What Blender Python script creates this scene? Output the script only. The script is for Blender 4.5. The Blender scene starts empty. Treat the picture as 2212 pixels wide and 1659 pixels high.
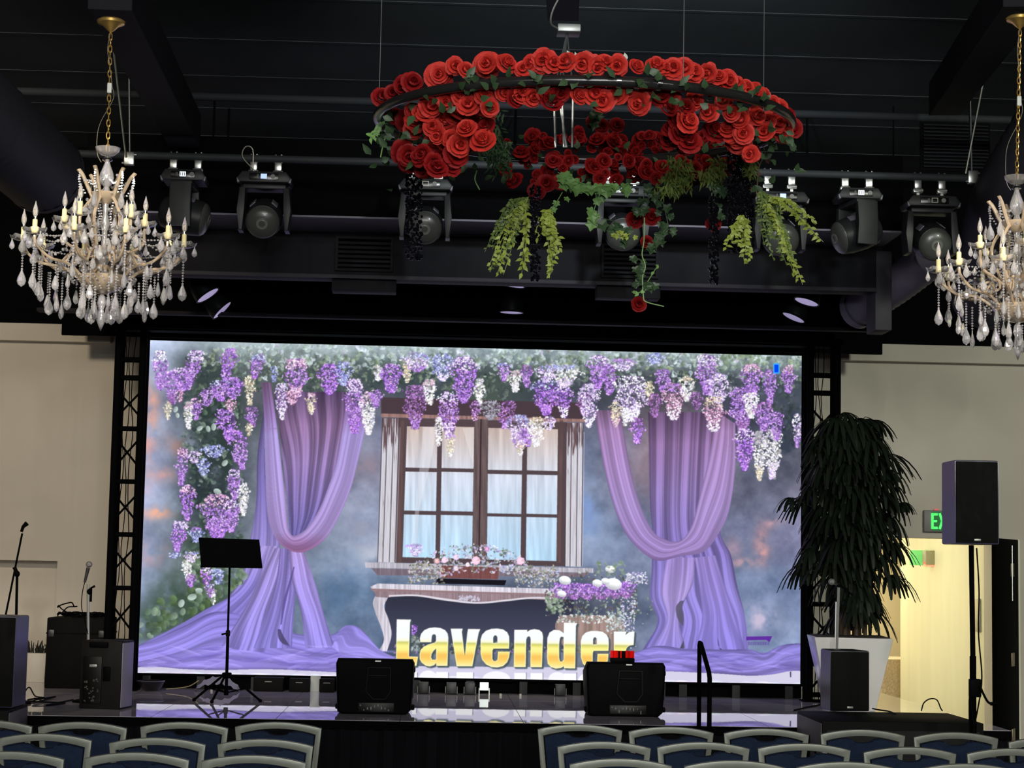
import bpy, bmesh, math, random
import numpy as np
from mathutils import Vector, Matrix

PI = math.pi
W, H, F = 2212, 1659, 4050.0
sc = bpy.context.scene
COL = sc.collection
random.seed(4)

# ---------------------------------------------------------------- camera
CAM = Vector((-0.3642, -17.0937, 1.7638)); YAW, PITCH, ROLL = 0.040401, 0.095748, 0.019275
fw_ = Vector((math.sin(YAW)*math.cos(PITCH), math.cos(YAW)*math.cos(PITCH), math.sin(PITCH)))
r0 = Vector((math.cos(YAW), -math.sin(YAW), 0)); u0 = r0.cross(fw_)
RT = r0*math.cos(ROLL)+u0*math.sin(ROLL); UP = -r0*math.sin(ROLL)+u0*math.cos(ROLL)
cd = bpy.data.cameras.new('camera'); cam = bpy.data.objects.new('camera', cd); COL.objects.link(cam)
cd.sensor_fit = 'HORIZONTAL'; cd.sensor_width = 36; cd.lens = F/W*36; cd.clip_end = 200
mw = Matrix((RT, UP, -fw_)).transposed().to_4x4(); mw.translation = CAM; cam.matrix_world = mw
sc.camera = cam

# ---------------------------------------------------------------- look and light
sc.view_settings.view_transform = 'Standard'; sc.view_settings.look = 'None'
sc.view_settings.exposure = 0.0; sc.view_settings.gamma = 1.0; sc.view_settings.use_curve_mapping = False
sc.cycles.max_bounces = 8; sc.cycles.transmission_bounces = 6; sc.cycles.transparent_max_bounces = 8
sc.cycles.use_denoising = True
wd = bpy.data.worlds.new('world'); sc.world = wd; wd.use_nodes = True
wd.node_tree.nodes['Background'].inputs[0].default_value = (.5, .55, .65, 1)
wd.node_tree.nodes['Background'].inputs[1].default_value = .004

def area(name, loc, target, size, power, color, sy=None, spread=None):
    l = bpy.data.lights.new(name, 'AREA'); l.shape = 'RECTANGLE'; l.size = size; l.size_y = sy or size
    l.energy = power; l.color = color
    if spread: l.spread = spread
    o = bpy.data.objects.new(name, l); COL.objects.link(o); o.location = loc
    o.rotation_euler = (Vector(target)-Vector(loc)).to_track_quat('-Z', 'Y').to_euler(); return o
def spot(name, loc, target, power, color, angle, blend=.6, r=.08):
    l = bpy.data.lights.new(name, 'SPOT'); l.energy = power; l.color = color; l.spot_size = angle; l.spot_blend = blend; l.shadow_soft_size = r
    o = bpy.data.objects.new(name, l); COL.objects.link(o); o.location = loc
    o.rotation_euler = (Vector(target)-Vector(loc)).to_track_quat('-Z', 'Y').to_euler(); return o

# house lights over the rear of the hall, left and right ceiling lamps, corridor lamp; added fill lights
area('house_light_rear', (0.5, -24.5, 5.2), (0, -6, 1.9), 7.0, 850, (1.0, .97, .90), 1.2)
for x_, y_ in ((-5.5, -19.5), (-2.2, -20.5), (1.2, -19.0), (4.2, -20.0), (7.0, -18.0)):
    spot('rear_added_spot', (x_, y_, 5.4), (x_*.25, -6.5, 2.8), 330, (1.0, .96, .88), 1.0, .7, .05)  # part of the rear light, split into small spots added for crystal glints
spot('house_light_left', (-5.0, -9.5, 5.3), (-5.0, 1.5, 2.5), 1480, (1.0, .86, .66), 1.0, .9, .3)
spot('house_light_right', (6.0, -11.5, 5.3), (5.0, 1.5, 2.9), 1560, (.93, 1.0, .85), 1.0, .9, .3)
area('added_ceiling_uplight', (0, -21.0, 2.6), (0.6, -9.5, 5.6), 3.0, 110, (.90, .97, 1.0), .5, 1.6)  # unseen fill added behind the camera to lift the dark ceiling
spot('added_ceiling_spot', (0.8, -8.2, 4.95), (0.9, -3.2, 5.62), 700, (.88, .96, 1.0), 1.15, 1.0, .1)  # unseen spot added above the frame to brighten the middle of the ceiling
spot('chandelier_fill_left', (-3.2, -15.5, 5.2), (-2.2, -7.95, 3.3), 1900, (1.0, .93, .82), .16, .5, .04)  # pair of unseen fill spots added to brighten the left chandelier
spot('chandelier_fill_left', (-.6, -14.0, 5.3), (-2.15, -7.95, 3.3), 1000, (1.0, .95, .88), .18, .5, .03)
spot('chandelier_fill_right', (3.6, -15.0, 5.2), (2.25, -7.95, 3.2), 1900, (1.0, .93, .82), .16, .5, .04)  # same added fill for the right chandelier
spot('chandelier_fill_right', (.8, -14.0, 5.3), (2.2, -7.95, 3.2), 1000, (1.0, .95, .88), .18, .5, .03)
area('corridor_light', (2.75, 3.2, 1.9), (5.6, 3.4, 1.2), 1.6, 54, (1.0, .96, .74), 1.6)
area('corridor_light_far', (4.2, 6.2, 2.6), (4.2, 6.4, 0), .8, 80, (1.0, .90, .62), 1.2)

# ---------------------------------------------------------------- helpers
def ray(px, py):
    return fw_*F+RT*(px-W/2)-UP*(py-H/2)
def at(px, py, Y):
    d = ray(px, py); return CAM+d*((Y-CAM.y)/d.y)
def atz(px, py, z):
    d = ray(px, py); return CAM+d*((z-CAM.z)/d.z)
def atx(px, py, x):
    d = ray(px, py); return CAM+d*((x-CAM.x)/d.x)

MATS = {}
def mat(name, col, rough=.5, metal=0.0, var=0.0, scale=8.0, emit=None, estr=1.0, spec=.5, trans=0.0, ior=1.45, bump=0.0, coat=0.0, stretch=(1,1,1), alpha=1.0, rvar=0.0):
    if name in MATS: return MATS[name]
    m = bpy.data.materials.new(name); m.use_nodes = True; nt = m.node_tree; N = nt.nodes; L = nt.links
    p = N['Principled BSDF']
    p.inputs['Base Color'].default_value = (*col, 1); p.inputs['Roughness'].default_value = rough
    p.inputs['Metallic'].default_value = metal; p.inputs['Specular IOR Level'].default_value = spec
    p.inputs['Transmission Weight'].default_value = trans; p.inputs['IOR'].default_value = ior
    p.inputs['Coat Weight'].default_value = coat; p.inputs['Alpha'].default_value = alpha
    if emit:
        p.inputs['Emission Color'].default_value = (*emit, 1); p.inputs['Emission Strength'].default_value = estr
    if var or bump or rvar:
        tc = N.new('ShaderNodeTexCoord'); mp = N.new('ShaderNodeMapping'); mp.inputs['Scale'].default_value = stretch
        L.new(tc.outputs['Object'], mp.inputs[0])
        nz = N.new('ShaderNodeTexNoise'); nz.inputs['Scale'].default_value = scale; nz.inputs['Detail'].default_value = 5
        L.new(mp.outputs[0], nz.inputs['Vector'])
        if var:
            mx = N.new('ShaderNodeMix'); mx.data_type = 'RGBA'
            mx.inputs[6].default_value = (*[c*(1-var) for c in col], 1); mx.inputs[7].default_value = (*[min(1, c*(1+var)) for c in col], 1)
            L.new(nz.outputs['Fac'], mx.inputs[0]); L.new(mx.outputs[2], p.inputs['Base Color'])
        if bump:
            b = N.new('ShaderNodeBump'); b.inputs['Strength'].default_value = bump; b.inputs['Distance'].default_value = .01
            L.new(nz.outputs['Fac'], b.inputs['Height']); L.new(b.outputs[0], p.inputs['Normal'])
        if rvar:
            mr = N.new('ShaderNodeMapRange'); mr.inputs['To Min'].default_value = rough; mr.inputs['To Max'].default_value = rough+rvar
            L.new(nz.outputs['Fac'], mr.inputs[0]); L.new(mr.outputs[0], p.inputs['Roughness'])
    MATS[name] = m; return m

class MB:
    """collects shapes in one bmesh; build() links them as ONE mesh object"""
    def __init__(s): s.bm = bmesh.new()
    def box(s, c, d, rot=None, bev=0.0, seg=2, taper=None):
        r = bmesh.ops.create_cube(s.bm, size=1.0); vs = r['verts']
        for v in vs:
            k = 1.0
            if taper and v.co.z < 0: k = taper
            v.co = Vector((v.co.x*d[0]*k, v.co.y*d[1]*k, v.co.z*d[2]))
        if bev:
            es = list({e for v in vs for e in v.link_edges})
            g = bmesh.ops.bevel(s.bm, geom=es, offset=bev, segments=seg, affect='EDGES', profile=.5)
            vs = list({v for f in g['faces'] for v in f.verts}|{v for v in vs if v.is_valid})
        M = Matrix.Translation(Vector(c))@(rot.to_4x4() if rot else Matrix())
        bmesh.ops.transform(s.bm, matrix=M, verts=vs); return s
    def tube(s, pts, r, n=8, closed=False, caps=True):
        P = [Vector(p) for p in pts]; m = len(P); R_ = r if isinstance(r, (list, tuple)) else [r]*m
        rings = []; nrm = None
        for i in range(m):
            a = P[i-1] if (i or closed) else P[i]; b = P[(i+1) % m] if (i < m-1 or closed) else P[i]
            t = (b-a); t = t.normalized() if t.length > 1e-9 else Vector((0, 0, 1))
            if nrm is None:
                nrm = t.orthogonal().normalized()
            nrm = (nrm-t*nrm.dot(t)); nrm = nrm.normalized() if nrm.length > 1e-6 else t.orthogonal().normalized()
            bn = t.cross(nrm)
            rings.append([s.bm.verts.new(P[i]+(nrm*math.cos(2*PI*k/n)+bn*math.sin(2*PI*k/n))*R_[i]) for k in range(n)])
        for i in range(m if closed else m-1):
            A, B = rings[i], rings[(i+1) % m]
            for k in range(n):
                try: s.bm.faces.new((A[k], A[(k+1) % n], B[(k+1) % n], B[k]))
                except ValueError: pass
        if caps and not closed:
            s.bm.faces.new(rings[0][::-1]); s.bm.faces.new(rings[-1])
        return s
    def lathe(s, prof, n=16, M=None, a0=0.0):
        M = M or Matrix(); rings = []
        for r, z in prof:
            if r < 1e-5: rings.append([s.bm.verts.new(M@Vector((0, 0, z)))])
            else: rings.append([s.bm.verts.new(M@Vector((r*math.cos(a0+2*PI*k/n), r*math.sin(a0+2*PI*k/n), z))) for k in range(n)])
        for A, B in zip(rings, rings[1:]):
            for k in range(n):
                k2 = (k+1) % n
                if len(A) == 1 and len(B) == 1: continue
                if len(A) == 1: s.bm.faces.new((A[0], B[k2], B[k]))
                elif len(B) == 1: s.bm.faces.new((A[k], A[k2], B[0]))
                else: s.bm.faces.new((A[k], A[k2], B[k2], B[k]))
        return s
    def prism(s, poly, d, M=None, bev=0.0, holes=None):
        """poly in the xz plane, thickness d along y (centred)"""
        M = M or Matrix(); n = len(poly)
        a = [s.bm.verts.new((x, -d/2, z)) for x, z in poly]; b = [s.bm.verts.new((x, d/2, z)) for x, z in poly]
        if holes:
            h = holes; ha = [s.bm.verts.new((x, -d/2, z)) for x, z in h]; hb = [s.bm.verts.new((x, d/2, z)) for x, z in h]
            fs = []
            for k in range(n):      # same point count: ring
                k2 = (k+1) % n
                fs += [s.bm.faces.new((a[k], a[k2], ha[k2], ha[k])), s.bm.faces.new((b[k2], b[k], hb[k], hb[k2])),
                       s.bm.faces.new((a[k2], a[k], b[k], b[k2])), s.bm.faces.new((ha[k], ha[k2], hb[k2], hb[k]))]
            vs = a+b+ha+hb
        else:
            fs = [s.bm.faces.new(a), s.bm.faces.new(b[::-1])]+[s.bm.faces.new((a[(k+1) % n], a[k], b[k], b[(k+1) % n])) for k in range(n)]
            vs = a+b
        if bev:
            es = list({e for f in fs[:2 if not holes else len(fs)] for e in f.edges})
            if holes: es = [e for e in es if abs(e.verts[0].co.y-e.verts[1].co.y) < 1e-7 and not (((e.verts[0] in a) and (e.verts[1] in ha)) or ((e.verts[1] in a) and (e.verts[0] in ha)) or ((e.verts[0] in b) and (e.verts[1] in hb)) or ((e.verts[1] in b) and (e.verts[0] in hb)))]
            g = bmesh.ops.bevel(s.bm, geom=es, offset=bev, segments=2, affect='EDGES', profile=.5)
            vs = list({v for v in vs if v.is_valid}|{v for f in g['faces'] for v in f.verts})
        bmesh.ops.transform(s.bm, matrix=M, verts=vs); return s
    def ball(s, c, r, sx=1, sy=1, sz=1, u=10, v=7, M=None):
        g = bmesh.ops.create_uvsphere(s.bm, u_segments=u, v_segments=v, radius=r)
        m = (M or Matrix())@Matrix.Translation(Vector(c))@Matrix.Diagonal((sx, sy, sz, 1))
        bmesh.ops.transform(s.bm, matrix=m, verts=g['verts']); return s
    def quad(s, *p): s.bm.faces.new([s.bm.verts.new(Vector(q)) for q in p]); return s
    def mesh(s, name, m, smooth=True, fix=True):
        me = bpy.data.meshes.new(name)
        if fix: bmesh.ops.recalc_face_normals(s.bm, faces=s.bm.faces)
        s.bm.to_mesh(me); s.bm.free()
        if m: me.materials.append(m)
        if smooth:
            me.shade_smooth()
            try: me.set_sharp_from_angle(angle=math.radians(40))
            except Exception: pass
        return me
    def build(s, name, m, parent=None, smooth=True, fix=True):
        o = bpy.data.objects.new(name, s.mesh(name, m, smooth, fix)); COL.objects.link(o)
        if parent: o.parent = parent
        return o

def link(name, me, parent=None, M=None):
    o = bpy.data.objects.new(name, me); COL.objects.link(o)
    if parent: o.parent = parent
    if M is not None: o.matrix_local = M
    return o
def thing(name, label, cat, loc=(0, 0, 0), rz=0.0, group=None):
    o = bpy.data.objects.new(name, None); COL.objects.link(o); o.empty_display_size = .1
    o.location = loc; o.rotation_euler = (0, 0, rz); return tag(o, label, cat, group)
def tag(o, label, cat, group=None):
    o['label'] = label; o['category'] = cat
    if group: o['group'] = group
    return o
def struct(o):
    o['kind'] = 'structure'; return o
def dup(root, loc=None, rz=None, label=None):
    kids = {}
    for ch in COL.objects: kids.setdefault(ch.parent, []).append(ch)
    def cp(o, par):
        c = o.copy(); COL.objects.link(c)
        if par: c.parent = par
        for ch in kids.get(o, []): cp(ch, c)
        return c
    r = cp(root, None)
    if loc is not None: r.location = loc
    if rz is not None: r.rotation_euler = (r.rotation_euler[0], r.rotation_euler[1], rz)
    if label: r['label'] = label
    return r
def curve3(pts, n):
    P = [Vector(p) for p in pts]; P = [2*P[0]-P[1]]+P+[2*P[-1]-P[-2]]; out = []; seg = len(P)-3
    for k in range(n+1):
        t = k/n*seg; i = min(int(t), seg-1); f = t-i; a, b, c, d = P[i:i+4]
        out.append(.5*((2*b)+(-a+c)*f+(2*a-5*b+4*c-d)*f*f+(-a+3*b-3*c+d)*f**3))
    return out
def rotz(a): return Matrix.Rotation(a, 3, 'Z')
def rotx(a): return Matrix.Rotation(a, 3, 'X')
def roty(a): return Matrix.Rotation(a, 3, 'Y')
def txt(body, size, m, name, parent=None, ext=.002, M=None, bold=0.0):
    c = bpy.data.curves.new(name, 'FONT'); c.body = body; c.size = size; c.extrude = ext; c.offset = bold
    c.align_x = 'CENTER'; c.align_y = 'CENTER'
    o = bpy.data.objects.new(name, c); COL.objects.link(o); c.materials.append(m)
    dg = bpy.context.evaluated_depsgraph_get(); me = bpy.data.meshes.new_from_object(o.evaluated_get(dg))
    bpy.data.objects.remove(o); r = link(name, me, parent, M)
    if not me.materials: me.materials.append(m)
    return r

# materials
blk = mat('black_plastic', (.0016, .0016, .002), .60, spec=.06, bump=.15, scale=120)
blkm = mat('matte_black_paint', (.0016, .0016, .002), .8, spec=.04)
ceilm = mat('ceiling_black_paint', (.050, .056, .060), .9, var=.35, scale=1.6, spec=.08, stretch=(1, .4, 1))
beamm = mat('dark_painted_steel', (.010, .010, .013), .7, var=.3, scale=5, spec=.15)
darkw = mat('dark_hall_wall', (.02, .02, .022), .9, spec=.05)
ductm = mat('dark_grey_duct', (.030, .028, .036), .6, var=.25, scale=6, spec=.25)
steel = mat('zinc_steel', (.55, .56, .54), .32, metal=.9, var=.2, scale=30)
chrome = mat('chrome', (.75, .75, .75), .12, metal=1.0)
gold = mat('polished_brass', (.95, .62, .18), .32, metal=.82)
# ---------------------------------------------------------------- the picture shown on the LED wall
# drawn in code (no image file): a soft painted garden wall with drapes, wisteria, a window and the title
def paint_screen():
    X0, Y0, X1, Y1, S = 284.0, 726.0, 1740.0, 1486.0, 1.5
    Wc, Hc = int((X1-X0)*S), int((Y1-Y0)*S)
    rng = np.random.default_rng(7)
    cv = np.zeros((Hc, Wc, 3), np.float32)
    yy, xx = np.mgrid[0:Hc, 0:Wc].astype(np.float32)
    PX, PY = xx/S+X0, yy/S+Y0

    def noise(sc, seed, ax=1.0, ay=1.0):
        r = np.random.default_rng(seed)
        gh, gw = int(Hc/S/(sc*ay))+3, int(Wc/S/(sc*ax))+3
        g = r.random((gh, gw)).astype(np.float32)
        u, v = xx/S/(sc*ax), yy/S/(sc*ay)
        i, j = v.astype(int), u.astype(int)
        fu, fv = u-j, v-i
        fu = fu*fu*(3-2*fu); fv = fv*fv*(3-2*fv)
        return (g[i, j]*(1-fu)+g[i, j+1]*fu)*(1-fv)+(g[i+1, j]*(1-fu)+g[i+1, j+1]*fu)*fv

    def fbm(sc, seed, n=4, ax=1.0, ay=1.0):
        o, a, t = 0, 1.0, 0
        for k in range(n):
            o = o+a*noise(sc/2**k, seed+k*13, ax, ay); t += a; a *= .55
        return o/t

    # --- wall colours
    gx = [284, 400, 560, 800, 1000, 1270, 1420, 1640, 1740]
    gy = [726, 790, 850, 1000, 1150, 1300, 1486]
    G = np.array([
        [(170,185,222),(155,170,198),(165,182,196),(182,202,222),(186,206,220),(172,192,212),(150,172,170),(112,128,132),(98,108,112)],
        [(150,163,196),(115,128,145),(95,106,112),(85,96,104),(88,100,110),(86,96,110),(90,98,104),(88,96,108),(75,86,92)],
        [(142,152,186),(90,100,120),(66,70,84),(62,66,84),(58,62,80),(74,74,96),(84,72,86),(74,76,96),(60,66,80)],
        [(136,146,184),(112,122,152),(84,90,106),(104,108,136),(98,108,138),(92,104,136),(118,98,116),(84,88,112),(90,86,108)],
        [(128,138,174),(108,122,144),(100,110,128),(118,130,160),(116,136,172),(112,132,168),(92,104,142),(98,104,138),(112,112,148)],
        [(118,134,184),(84,104,114),(80,96,120),(74,100,136),(62,72,92),(68,76,102),(78,92,124),(92,114,156),(108,126,170)],
        [(108,118,170),(90,100,140),(80,92,120),(80,92,120),(90,100,120),(90,100,120),(84,96,130),(86,104,140),(90,108,146)]], np.float32)
    def interp(arr, p):
        i = np.clip(np.searchsorted(arr, p)-1, 0, len(arr)-2)
        a = np.array(arr, np.float32)
        f = np.clip((p-a[i])/(a[i+1]-a[i]), 0, 1); return i, f*f*(3-2*f)
    wx = PX+(fbm(90, 3)-.5)*60; wy = PY+(fbm(90, 31)-.5)*60
    jx, fx = interp(gx, wx.ravel()); iy, fy = interp(gy, wy.ravel())
    fx = fx[:, None]; fy = fy[:, None]
    cv[:] = ((G[iy, jx]*(1-fx)+G[iy, jx+1]*fx)*(1-fy)+(G[iy+1, jx]*(1-fx)+G[iy+1, jx+1]*fx)*fy).reshape(Hc, Wc, 3)
    cv *= (1.0+.44*fbm(70, 5, 5))[..., None]
    gry = cv.mean(2, keepdims=True); cv[:] = gry+(cv-gry)*.70; cv += ((fbm(46, 207, 4)-.52)*62)[..., None]
    cv += ((fbm(6, 77, 2)-.5)*10)[..., None]
    nz = fbm(26, 9, 4)
    for x, y, rx, ry, c, a in [
        (322, 880, 22, 55, (232,168,150), .95), (318, 965, 16, 34, (232,168,160), .8), (384, 962, 26, 24, (206,158,152), .7),
        (352, 1026, 38, 16, (214,170,172), .8), (336, 1108, 36, 13, (246,184,160), 1.1), (312, 1060, 16, 30, (214,170,180), .6),
        (340, 1200, 50, 24, (196,160,172), .7), (1645, 1180, 16, 40, (214,160,160), .9), (1672, 1130, 26, 10, (206,160,168), .7),
        (1612, 1216, 26, 9, (238,178,180), .9), (1583, 1185, 18, 22, (180,150,170), .6), (1640, 1335, 36, 30, (200,188,214), .9),
        (790, 1010, 50, 30, (146,134,150), .8), (770, 1150, 34, 50, (152,156,176), .7), (800, 1200, 40, 26, (190,196,212), .7),
        (1400, 1000, 18, 100, (128,112,124), .6), (1268, 1110, 24, 60, (130,156,208), .8), (1500, 985, 40, 60, (120,100,120), .5),
        (310, 780, 60, 50, (160,176,216), .5), (1650, 1290, 40, 30, (150,160,200), .5), (740, 1260, 40, 70, (88,120,160), .5)]:
        m = np.exp(-(((PX-x)/rx)**2+((PY-y)/ry)**2))*a*np.clip((nz-.25)*3, 0, 1.3)
        m = np.clip(m, 0, 1)[..., None]
        cv[:] = cv*(1-m)+np.array(c, np.float32)*m

    def poly(pts, c, soft=0.0, shade=None, alpha=1.0):
        P = np.array(pts, np.float32)
        P = np.stack([(P[:, 0]-X0)*S, (P[:, 1]-Y0)*S], 1)
        xa, xb = int(max(0, P[:, 0].min()-1)), int(min(Wc, P[:, 0].max()+2))
        ya, yb = int(max(0, P[:, 1].min()-1)), int(min(Hc, P[:, 1].max()+2))
        if xb <= xa or yb <= ya: return None
        k = 3
        gy_, gx_ = np.mgrid[0:(yb-ya)*k, 0:(xb-xa)*k].astype(np.float32)
        gx_ = (gx_+.5)/k+xa; gy_ = (gy_+.5)/k+ya
        ins = np.zeros(gx_.shape, bool)
        n = len(P)
        for a in range(n):
            xa_, ya_ = P[a]; xb_, yb_ = P[(a+1) % n]
            if ya_ == yb_: continue
            cr = ((ya_ > gy_) != (yb_ > gy_)) & (gx_ < (xb_-xa_)*(gy_-ya_)/(yb_-ya_)+xa_)
            ins ^= cr
        m = ins.reshape(yb-ya, k, xb-xa, k).mean((1, 3)).astype(np.float32)
        if c is None: return m, (ya, yb, xa, xb)
        col = np.array(c, np.float32)
        if shade is not None: col = shade(PX[ya:yb, xa:xb], PY[ya:yb, xa:xb], col)
        mm = (m*alpha)[..., None]
        cv[ya:yb, xa:xb] = cv[ya:yb, xa:xb]*(1-mm)+col*mm
        return m, (ya, yb, xa, xb)

    def blob(x, y, rx, ry, ang, c, a=1.0):
        x = (x-X0)*S; y = (y-Y0)*S; rx *= S; ry *= S
        R_ = max(rx, ry)+1.5
        xa, xb = int(max(0, x-R_)), int(min(Wc, x+R_+1)); ya, yb = int(max(0, y-R_)), int(min(Hc, y+R_+1))
        if xb <= xa or yb <= ya: return
        gx_ = xx[ya:yb, xa:xb]-x; gy_ = yy[ya:yb, xa:xb]-y
        ca, sa = math.cos(ang), math.sin(ang)
        u = (gx_*ca+gy_*sa)/rx; v = (-gx_*sa+gy_*ca)/ry
        d = np.sqrt(u*u+v*v)
        m = np.clip((1-d)*min(rx, ry)+.5, 0, 1)*a
        col = np.array(c, np.float32)*(1.06-.22*np.clip(v, -1, 1))[..., None]
        m = m[..., None]
        cv[ya:yb, xa:xb] = cv[ya:yb, xa:xb]*(1-m)+col*m

    def curve(pts, n):
        P = np.array(pts, np.float32)
        P = np.vstack([2*P[0]-P[1], P, 2*P[-1]-P[-2]])
        seg = len(P)-3
        t = np.linspace(0, seg-1e-4, n); i = t.astype(int); f = (t-i)[:, None]
        a, b, c, d = P[i], P[i+1], P[i+2], P[i+3]
        return .5*((2*b)+(-a+c)*f+(2*a-5*b+4*c-d)*f*f+(-a+3*b-3*c+d)*f**3)

    def noise_line(t, r):
        g = r.random(240); return np.interp(t, np.linspace(0, 1, 240), g)

    def drape(L, R, stops, folds, seed, lo=.62, hi=1.16, warp=.06, edge=.8, alpha=1.0, n=900, m=520):
        """cloth between two edge curves; folds run along them. stops = (y, colour) down the picture"""
        r = np.random.default_rng(seed)
        A, B = curve(L, n), curve(R, n)
        ext = max(np.ptp(A[:, 0])+np.ptp(A[:, 1]), np.ptp(B[:, 0])+np.ptp(B[:, 1])); n = max(n, int(ext*S*3.0)); A, B = curve(L, n), curve(R, n)
        m = max(m, int(np.hypot(*(A-B).T).max()*S*1.6))
        t = np.linspace(0, 1, m)[None, :]; s = np.linspace(0, 1, n)[:, None]
        px = A[:, 0:1]*(1-t)+B[:, 0:1]*t; py = A[:, 1:2]*(1-t)+B[:, 1:2]*t
        tw = t+warp*(np.sin(s*5+r.random()*6)*.5+np.sin(s*11+t*4+r.random()*6)*.3)
        f = np.zeros_like(px); wsum = 0
        for k, (fr, am) in enumerate([(folds*.5, .9), (folds, 1.0), (folds*2.3, .55), (folds*4.7, .28)]):
            ph = r.random()*6.28
            f = f+am*np.sin(6.2832*fr*tw+ph+1.3*np.sin(s*3+k)+.9*np.sin(6.28*tw*1.3+k)); wsum += am
        f = f/wsum
        f = .5+.5*np.tanh(f*2.2)
        cr = np.abs(np.sin(6.2832*folds*.55*tw+r.random()*6))
        f = f*np.clip(.45+cr*4, 0, 1)
        f = f*.8+.2*noise_line(t, r)
        lo_ = lo+.06; f = lo_+(hi+.04-lo_)*f
        e = np.clip(np.minimum(t, 1-t)*14, 0, 1)
        f = f*(edge+(1-edge)*e)
        ys = np.array([q[0] for q in stops]); cs = np.array([q[1] for q in stops], np.float32)
        col = np.stack([np.interp(py, ys, cs[:, k]) for k in range(3)], -1)*1.05*f[..., None]
        gq = col.mean(-1, keepdims=True); col = (gq+(col-gq)*.90)*np.array((.965, .985, 1.0), np.float32)
        ix = np.round((px-X0)*S).astype(int).ravel(); iy = np.round((py-Y0)*S).astype(int).ravel()
        ok = (ix >= 0) & (ix < Wc) & (iy >= 0) & (iy < Hc)
        if alpha >= 1: cv[iy[ok], ix[ok]] = col.reshape(-1, 3)[ok]
        else:
            tmp = cv.copy(); tmp[iy[ok], ix[ok]] = col.reshape(-1, 3)[ok]; cv[:] = cv*(1-alpha)+tmp*alpha

    # --- floor strip along the bottom
    poly([(284,1436),(1740,1446),(1740,1486),(284,1486)], (212,208,232))
    for x in np.arange(300, 1730, 4.0):
        blob(x, 1452+(x-300)*.017+rng.random()*10, 12, 2.2, .02, (205+rng.random()*40, 205+rng.random()*36, 228+rng.random()*26), .35)

    # --- foliage: dark masses first
    for x, y, rx, ry, c, a in [(455,800,70,60,(58,68,72),.8),(470,900,60,70,(46,60,54),.9),(455,1000,55,80,(48,60,58),.85),(450,1090,60,70,(44,54,60),.8),
                               (440,1200,60,70,(60,76,66),.85),(410,1320,90,70,(62,80,66),.9),(330,1350,60,40,(74,92,82),.7),
                               (640,800,120,50,(78,88,84),.75),(800,800,100,45,(72,84,82),.7),(960,810,160,50,(62,74,78),.8),(1150,820,140,60,(60,70,74),.8),
                               (1060,850,60,50,(76,88,82),.8),(1350,820,120,50,(66,72,80),.75),(1500,820,120,50,(62,70,76),.75),(1650,820,80,70,(70,80,88),.7),
                               (1700,940,40,90,(56,64,78),.7),(1600,900,60,70,(64,66,84),.7)]:
        mm = np.clip(np.exp(-(((PX-x)/rx)**2+((PY-y)/ry)**2))*1.5*a*np.clip(nz*1.8, .4, 1.2), 0, .95)[..., None]
        cv[:] = cv*(1-mm)+np.array(c, np.float32)*mm

    def leaves(x0, x1, y0, y1, n, pal, size=(3, 8), a=.85):
        for _ in range(n):
            c = np.array(pal[rng.integers(len(pal))], float)*(.85+.3*rng.random())
            s_ = size[0]+(size[1]-size[0])*rng.random()**1.5
            xq = x0+(x1-x0)*rng.random(); yq = y0+(y1-y0)*rng.random(); an = rng.random()*3.14; s_ *= .8
            blob(xq, yq, s_, s_*(.5+.35*rng.random()), an, c, a*.75)
            if rng.random() < .6: blob(xq+s_*math.cos(an+1), yq+s_*math.sin(an+1), s_*.8, s_*.45, an+1.2, c*1.05, a*.7)
    grn = [(96,112,92),(70,86,74),(128,146,122),(84,98,94),(112,128,116)]
    pale = [(176,196,186),(196,214,210),(150,170,158),(206,220,226),(132,150,136),(120,134,110)]
    drk = [(48,60,54),(58,70,66),(70,84,76),(44,54,58)]
    leaves(400, 520, 770, 860, 160, drk+grn[:2], (3, 9), .7)
    leaves(540, 1730, 790, 846, 620, drk+grn+[(92,100,104),(140,152,142)], (3, 8), .7)
    leaves(395, 525, 870, 1200, 420, drk+[(74,96,80),(90,112,96),(120,140,124),(146,160,150)], (3, 9), .72)
    leaves(1030, 1100, 830, 905, 70, [(110,122,116),(92,104,98),(130,140,138)], (3, 8), .8)
    leaves(1590, 1735, 780, 960, 170, drk+[(86,96,110)], (3, 9), .6)

    # --- window
    def quadrow(pts, c, a=1.0): poly(pts, c, alpha=a)
    poly([(824,858),(1262,870),(1262,912),(824,900)], (74,60,66))
    poly([(862,902),(1224,912),(1222,1224),(852,1216)], (84,70,74))
    wood = lambda X, Y, c: c*(.78+.44*(fbm_w(X, Y)))[..., None]
    fw = fbm(5, 41, 3, .5, 9.0)
    def fbm_w(X, Y):
        i = np.clip(((Y-Y0)*S).astype(int), 0, Hc-1); j = np.clip(((X-X0)*S).astype(int), 0, Wc-1); return fw[i, j]
    for x0, x1, b0, b1, ya, yb, sw in [(827,863,816,853,903,1215,.55),(1224,1260,1220.6,1256,913,1224,.45)]:
        def sh(X, Y, c, ya=ya, yb=yb, sw=sw):
            n_ = fbm_w(X, Y); h = np.clip((Y-ya)/(yb-ya)*3.0-.2, 0, 1)
            k = np.clip((n_+h*.5-sw)*7, 0, 1)[..., None]
            return np.array((104,82,86), np.float32)*(1-k)+np.array((214,212,222), np.float32)*k*(.86+.2*n_[..., None])
        poly([(x0,ya),(x1,ya+1),(b1,yb+1),(b0,yb)], (0,0,0), shade=sh)
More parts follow.
